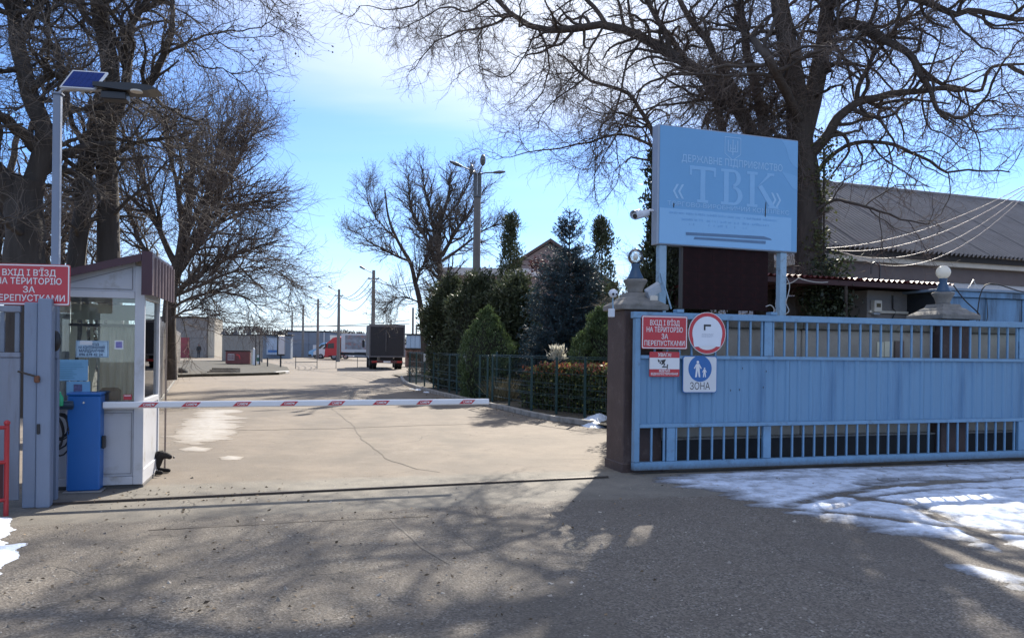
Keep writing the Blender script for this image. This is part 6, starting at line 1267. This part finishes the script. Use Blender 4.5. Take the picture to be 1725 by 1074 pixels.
# red container
p = at(380, 586, 62); t = thing('red_container', 'low dull red container with a white grid and a red mark', 'container', (p.x, 62, .05)); rc = pmat('dull_red', (.17, .055, .05), .7, 0, .2, 3, .2)
part('body', MB().bbox(0, 1.95, 0, 1.2, .12, 1.12, .02), rc, t); part('lid', MB().bbox(-.05, 2.0, -.05, 1.25, 1.122, 1.2, .015), MATS['dark_board'], t); part('skid', MB().box(.1, 1.85, .05, 1.1, 0, .118), MATS['dark_plinth'], t)
gm_ = MB(); gm_.box(.2, .7, -.012, -.002, .4, .42); gm_.box(.2, .7, -.012, -.002, .88, .9); gm_.box(.2, .22, -.012, -.002, .42, .88); gm_.box(.68, .7, -.012, -.002, .42, .88)
for k in range(4): gm_.box(.29+k*.1, .31+k*.1, -.010, -.002, .42, .88)
part('grid', gm_, white, t); part('mark', MB().prism([(.85, .88), (1.0, .9), (1.15, .8), (1.22, .5), (1.13, .5), (1.05, .74), (.86, .80)], -.012, -.002), pmat('bright_red', (.5, .05, .05), .6), t)
part('side_post', MB().box(2.02, 2.2, 0, .2, -.05, 1.1), MATS['cream_wall'], t)
# island, steps, boards
isl = [(p.x, p.y) for p in GP((288, 636), (340, 634), (400, 633), (470, 631), (488, 628), (484, 621), (450, 613), (400, 609), (288, 609), (280, 620))]
mb = MB(); n = len(isl); mb.add([(x, y, .14) for x, y in isl]+[(x, y, 0) for x, y in isl], [tuple(range(n))]+[(i, n+i, n+(i+1) % n, (i+1) % n) for i in range(n)]); struct('verge', mb, pmat('verge_grass', (.04, .034, .022), .95, 0, .3, 1.5, .8, 10, dirt=((.10, .085, .055), .4, 2)), 'dry grassy traffic island with a raised edge')
p = G(345, 632); t = thing('concrete_steps', 'short flight of dark steps with pale edges on the traffic island', 'steps', (p.x, p.y, 0))
for k in range(4): part('step', MB().bbox(0, 1.45, k*.32, k*.32+.33, .0, .12+k*.09, .01), dark, t); part('step_edge', MB().box(0, 1.45, k*.32-.012, k*.32-.002, .06+k*.09, .115+k*.09), kerbm, t)
a_, b_ = G(463, 630.5), G(486, 628.5); ka = math.atan2((b_-a_).y, (b_-a_).x); solo('kerb_stone', MB().bbox(0, (b_-a_).length, -.08, .08, 0, .16, .02), pmat('white_kerb', (.6, .58, .55), .8), 'white painted kerb stone at the tip of the traffic island', 'kerb', tuple(a_), ka)
p = at(432, 586, 60); t = thing('advert_board', 'leaning white and green advertising boards on the traffic island', 'board', (p.x, 60, .12)); part('board', MB().prism([(-.30, -.02), (.0, -.02), (-.05, 1.2), (-.22, 1.35), (-.28, 1.25)], 0, .04), white, t); part('green_board', MB().box(.0, .28, .05, .09, .3, .85), pmat('green_board', (.04, .14, .10), .5), t); part('label_panel', MB().box(.04, .24, .04, .049, .6, .8), white, t); part('label_panel', MB().box(.05, .24, .04, .049, .1, .3), white, t); part('leg', MB().box(.1, .14, .05, .09, 0, .3), black, t)
for k, (px, py, D, lab) in enumerate(((441, 563, 58, 'tall dark post right of the leaning boards'), (449, 574, 60, 'thin dark post behind the leaning boards'), (463, 602, 56, 'short dark post on the traffic island'))):
    b = G(px, 583+2080/D-1); solo('dark_post', MB().box(-.04, .04, -.04, .04, 0, at(px, py, D).z), black, lab, 'post', (b.x, D, 0))
p = at(473, 586, 55); t = thing('notice_board', 'tall narrow black board with a white edge on a post', 'board', (p.x, 55, 0), rad(70)); part('post', MB().box(-.04, .04, -.04, .04, 0, 1.1), black, t); z1 = at(473, 565, 55).z; part('board', MB().bbox(-.38, .38, -.05, .05, .95, z1, .01), black, t); part('white_face', MB().box(-.34, .34, -.06, -.051, 1.05, z1-.05), white, t); part('board_frame', MB().box(.385, .41, -.06, .06, 1.05, z1), white, t)
# slim barriers in the yard
for k, (pxa, pxb, lab) in enumerate(((498, 534, 'low thin rail barrier standing in the middle of the yard'),)):
    a_ = G(pxa, 621); b_ = G(pxb, 621); t = thing('yard_barrier', lab, 'barrier', tuple(a_)); d = b_-a_
    for f in (0, 1): part('upright', MB().cyl(d*f, d*f+Vector((0, 0, 1.0)), .03, n=6), gs, t)
    part('rail', MB().cyl(Vector((0, 0, .5)), d+Vector((0, 0, .5)), .025, n=6), gs, t)
for px, py, lab in ((566, 620, 'single thin stake in the yard left of the red truck wheels'), (602, 619, 'single thin stake in the yard beside the dark truck')): p = G(px, py); solo('stake', MB().cyl((0, 0, 0), (0, 0, .9), .025, n=6), gs, lab, 'stake', tuple(p))
# ------------------------------------------------------------------ vehicles
tyre = pmat('tyre', (.014, .014, .015), .8); rim = pmat('rim', (.25, .25, .26), .4, .5)
def wheel(t, x, y, r=.45, wdt=.24, axis='x'):
    d = Vector((wdt/2, 0, 0)) if axis == 'x' else Vector((0, wdt/2, 0)); c = Vector((x, y, r)); w_ = part('wheel', MB().cyl(c-d, c+d, r, n=18), tyre, t); part('rim', MB().cyl(c-d*1.06, c+d*1.06, r*.55, n=14), rim, w_)
a = at(652, 586, 56.5); t = thing('box_truck', 'dark box truck parked with its rear towards the gate', 'truck', (a.x, 56.5, 0), rad(13))
dkb = pmat('truck_black', (.016, .018, .024), .5, 0, .2, 2, .1); tside = pmat('truck_side', (.30, .28, .27), .55, .1, .15, 2, .1)
part('cargo_box', MB().box(-1.26, 1.26, .06, 6.2, .95, 3.28), tside, t); fr_ = MB().box(-1.3, -1.2, -.02, .058, .9, 3.3).box(1.2, 1.3, -.02, .058, .9, 3.3).box(-1.198, 1.198, -.02, .058, 3.12, 3.3).box(-1.198, 1.198, -.02, .058, .9, 1.0); part('rear_frame', fr_, pmat('truck_frame_grey', (.12, .12, .13), .5), t)
dd_ = part('rear_door', MB().bbox(-1.195, -.005, .0, .05, 1.003, 3.117, .01), dkb, t); part('rear_door', MB().bbox(.005, 1.195, .0, .05, 1.003, 3.117, .01), dkb, t); part('handle', MB().box(-.1, -.06, -.03, -.002, 1.3, 2.9), MATS['truck_frame_grey'], dd_)
for k in range(5): part('side_rib', MB().box(-1.29, -1.262, .5+k*1.15, .56+k*1.15, .97, 3.25), MATS['truck_frame_grey'], t)
part('chassis', MB().box(-.45, .45, .2, 8.0, .6, .94), dkb, t); part('bumper', MB().bbox(-1.15, 1.15, -.06, .05, .48, .66, .01), pmat('bumper_brown', (.10, .04, .04), .6), t); part('licence_plate', MB().box(-.26, .26, -.08, -.062, .52, .63), white, t)
for s_ in (-1, 1): part('tail_light', MB().box(s_*.9-.18, s_*.9+.18, -.085, -.062, .5, .64), pmat('tail_red', (.35, .02, .02), .3), t)
for s_ in (-1, 1):
    wheel(t, s_*1.08, 1.7); wheel(t, s_*.80, 1.7); wheel(t, s_*1.05, 6.9); part('mud_flap', MB().box(s_*.94-.28, s_*.94+.28, 1.1, 1.12, .3, .9), tyre, t)
part('cab', MB().bbox(-1.1, 1.1, 6.3, 8.2, .7, 2.7, .08), MATS['white_pvc'], t)
for s_ in (-1, 1): part('mirror', MB().bbox(s_*1.42-.1, s_*1.42+.1, 7.7, 7.8, 1.6, 2.2, .02), dkb, t)
# red truck side on, facing left
tx = at(547, 586, 96); t = thing('red_truck', 'red cab truck with a picture on its white box, parked side on', 'truck', (tx.x, 96, 0)); rd = pmat('truck_red', (.48, .025, .03), .3, 0, .06, 2)
part('cab', MB().prism([(0.0, .55), (0.02, 1.3), (.25, 2.1), (.45, 2.25), (1.0, 2.75), (1.75, 2.95), (1.85, 2.9), (1.85, .55)], 0, 2.2), rd, t)
part('side_window', MB().prism([(.32, 1.45), (.42, 2.05), (1.15, 2.1), (1.15, 1.45)], -.012, -.002), pmat('cab_glass', (.03, .04, .05), .1), t); part('windscreen', MB().hexa([(-.02, .15, 1.35), (.0, .15, 1.35), (.0, 2.05, 1.35), (-.02, 2.05, 1.35), (.21, .2, 2.05), (.235, .2, 2.05), (.235, 2.0, 2.05), (.21, 2.0, 2.05)]), MATS['cab_glass'], t)
part('side_mirror', MB().bbox(.1, .25, -.3, -.1, 1.5, 2.1, .02), black, t); part('bumper', MB().bbox(-.08, .5, -.02, 2.2, .35, .6, .03), rd, t); part('headlight', MB().box(-.09, -.02, .1, .5, .62, .85), MATS['lamp_glass'], t)
bx_ = part('cargo_box', MB().bbox(2.05, 7.0, -.05, 2.35, 1.0, 3.3, .02), MATS['white_pvc'], t); part('picture_panel', MB().box(2.55, 6.5, -.062, -.052, 1.35, 3.1), pmat('truck_picture', (.20, .22, .25), .5, 0, .6, 1.5, dirt=((.30, .12, .10), .5, 1.8)), bx_)
part('chassis', MB().box(1.86, 6.9, .4, 1.9, .6, .95), dkb, t); part('side_guard', MB().box(2.6, 5.0, -.02, .02, .55, .62), MATS['white_pvc'], t); wheel(t, 1.15, .18, .45, .3, 'y'); wheel(t, 5.9, .18, .45, .3, 'y'); wheel(t, 1.15, 2.0, .45, .3, 'y'); wheel(t, 5.9, 2.0, .45, .3, 'y')
def van(label, px, D, s, m, seed):
    q = at(px, 586, D); t = thing('parked_van', label, 'van', (q.x, D, 0), rad(8)); 
    part('body', MB().prism([(0, .35), (0, .95), (.25, 1.1), (.9, 1.35), (1.75, 2.1), (2.1, 2.25), (5.2, 2.3), (5.25, .35)], 0, 1.9), m, t); part('side_window', MB().prism([(1.15, 1.35), (1.75, 1.95), (2.4, 1.98), (2.4, 1.35)], -.015, -.003), MATS['cab_glass'], t)
    part('windscreen', MB().hexa([(.93, .15, 1.39), (.95, .15, 1.37), (.95, 1.75, 1.37), (.93, 1.75, 1.39), (1.68, .25, 2.07), (1.71, .25, 2.05), (1.71, 1.65, 2.05), (1.68, 1.65, 2.07)]), MATS['cab_glass'], t); part('bumper', MB().bbox(-.06, .4, -.02, 1.92, .3, .55, .03), black, t)
    for s_ in (.2, 1.5): part('headlight', MB().box(-.03, .06, s_, s_+.25, .75, .95), MATS['lamp_glass'], t)
    for x_ in (.95, 4.2):
        for y_ in (.06, 1.84): wheel(t, x_, y_, .34, .22, 'y')
van('pale blue van left of the red truck, farther of the two', 520, 108, 1, pmat('van_blue', (.18, .36, .60), .3), 1); van('white van directly in front of the red truck cab', 528, 103, 1, pmat('van_white', (.6, .64, .68), .3), 2)
# people
def person(label, px, py, D, coat, rot, sd):
    b = at(px, 586, D); t = thing('person', label, 'person', (b.x, D, 0), rot)
    v = [(0, 0, .92), (0, 0, 1.15), (0, 0, 1.38), (0, .01, 1.50), (0, .03, 1.62), (0, .03, 1.70), (-.19, 0, 1.40), (-.24, -.02, 1.12), (-.22, .08, .88), (.19, 0, 1.40), (.24, .02, 1.12), (.22, .10, .88), (-.10, 0, .86), (-.11, .12, .48), (-.11, .02, .07), (-.11, .16, .04), (.10, 0, .86), (.11, -.06, .48), (.11, -.25, .10), (.11, -.12, .05)]
    e = [(0, 1), (1, 2), (2, 3), (3, 4), (4, 5), (2, 6), (6, 7), (7, 8), (2, 9), (9, 10), (10, 11), (0, 12), (12, 13), (13, 14), (14, 15), (0, 16), (16, 17), (17, 18), (18, 19)]
    r = [.16, .15, .16, .06, .095, .085, .07, .055, .04, .07, .055, .04, .10, .07, .05, .04, .10, .07, .05, .04]
    part('body', skin('body', v, e, r, 1, root=0), coat, t); part('head', MB().sphere((0, .03, 1.63), .105, 10, (.9, 1, 1.15)), pmat('skin_tone', (.35, .2, .15), .6), t); part('hat', MB().sphere((0, .03, 1.70), .11, 10, (1, 1, .7)), coat, t)
person('distant person in dark clothes walking before the panel building', 335, 586, 98, pmat('dark_coat', (.02, .025, .03), .8), .3, 1)
person('distant person in a dark coat walking right of the panel building', 362, 586, 104, MATS['dark_coat'], -1.2, 2)
# ------------------------------------------------------------------ left yard fence
fa = Vector((-8.6, 18.4, 0)); fe = Vector((-19.2, 44.5, 0)); fd = (fe-fa); fL = fd.length; fang = math.atan2(fd.y, fd.x)
t = thing('concrete_fence', 'tall ribbed concrete panel fence running back from behind the kiosk', 'fence', fa, fang); n = 17; pw = fL/n
pnm = pmat('fence_concrete', (.55, .50, .43), .9, 0, .12, 2, .3, 20, dirt=((.25, .22, .19), .4, 3)); fp = part('panel', MB().bbox(.09, pw-.09, -.04, .04, .1, 2.15, .01), pnm, t); po = part('post', MB().bbox(-.08, .08, -.08, .08, 0, 2.3, .012), pnm, t)
rbp = part('panel_rib', MB().bbox(pw*.5-.05, pw*.5+.05, -.09, -.042, .1, 2.15, .01), pnm, t)
for i in range(1, n): inst(fp, t, (i*pw, 0, 0)); inst(po, t, (i*pw, 0, 0)); inst(rbp, t, (i*pw, 0, 0))
po_ = inst(po, t, (n*pw, 0, 0)); part('base_beam', MB().bbox(0, fL, -.1, .1, 0, .098, .01), conc, t)
p = G(300, 632); solo('dark_heap', MB().sphere((0, 0, .15), .55, 10, (1, .8, .55)), MATS['dark_plinth'], 'dark heap at the foot of the fence near the fanning tree', 'heap', tuple(p))
# far tree line
rg = np.random.default_rng(99); n = 60000; X = rg.uniform(-190, 190, n); hh = 2.2+3.6*fbm(X*.05, X*0, 7, 4)**1.5*2; Z = hh*rg.uniform(0, 1, n)**.7; C = np.stack([X, 175+rg.uniform(-6, 6, n), Z], 1)
V, Q = leafq(rg, C, np.full(n, .9), np.full(n, .22), np.tile([0, 0, 1.], (n, 1)), .6); struct('far_woods', npmesh('far_woods', V, Q, False), pmat('far_twigs', (.10, .09, .085), .9, 0, .2, .05, 0, island=.3), 'low leafless woods along the horizon', kind='stuff')
t, W, z = block('boundary_wall', 'long distant pale wall closing the far end of the yard', 556, 760, 578, 140, .4, MATS['pale_wall'], cat='wall', pw=3)
t, W, z = block('boundary_wall', 'pale wall behind the bare trunks at the left edge', -60, 236, 566, 60, .4, panel, cat='wall', pw=3)

# fallen leaves and twigs blown along the kerb, the wall foot and the forecourt
rg = np.random.default_rng(123); C = []
for k in range(420):
    q = kpos(rg.uniform(0, d_[-1])); C.append((q.x-abs(rg.normal())*.35-.08, q.y-abs(rg.normal())*.25, .006))
for k in range(260): q = from_gate(rg.uniform(0, 7), -.15-abs(rg.normal())*.5); C.append((q.x, q.y, .008))
for k in range(240): q = G(rg.uniform(0, 1100), rg.uniform(840, 1060)); C.append((q.x, q.y, .006))
for k in range(90): q = from_gate(rg.uniform(-6.2, -4.3), rg.uniform(-.9, .2)); C.append((q.x, q.y, .006))
C = np.array(C); n = len(C); d = np.stack([rg.normal(size=n), rg.normal(size=n), rg.uniform(0, .25, n)], 1); V, Q = leafq(rg, C, np.full(n, .035), np.full(n, .02), d, .1)
V[:, 2] = np.maximum(V[:, 2], .0045); struct('leaf_litter', npmesh('leaf_litter', V, Q, False), pmat('litter', (.17, .12, .07), .9, 0, .2, 5, 0, island=.6), 'scattered dry leaves on the asphalt by the kerb and gate', kind='stuff')
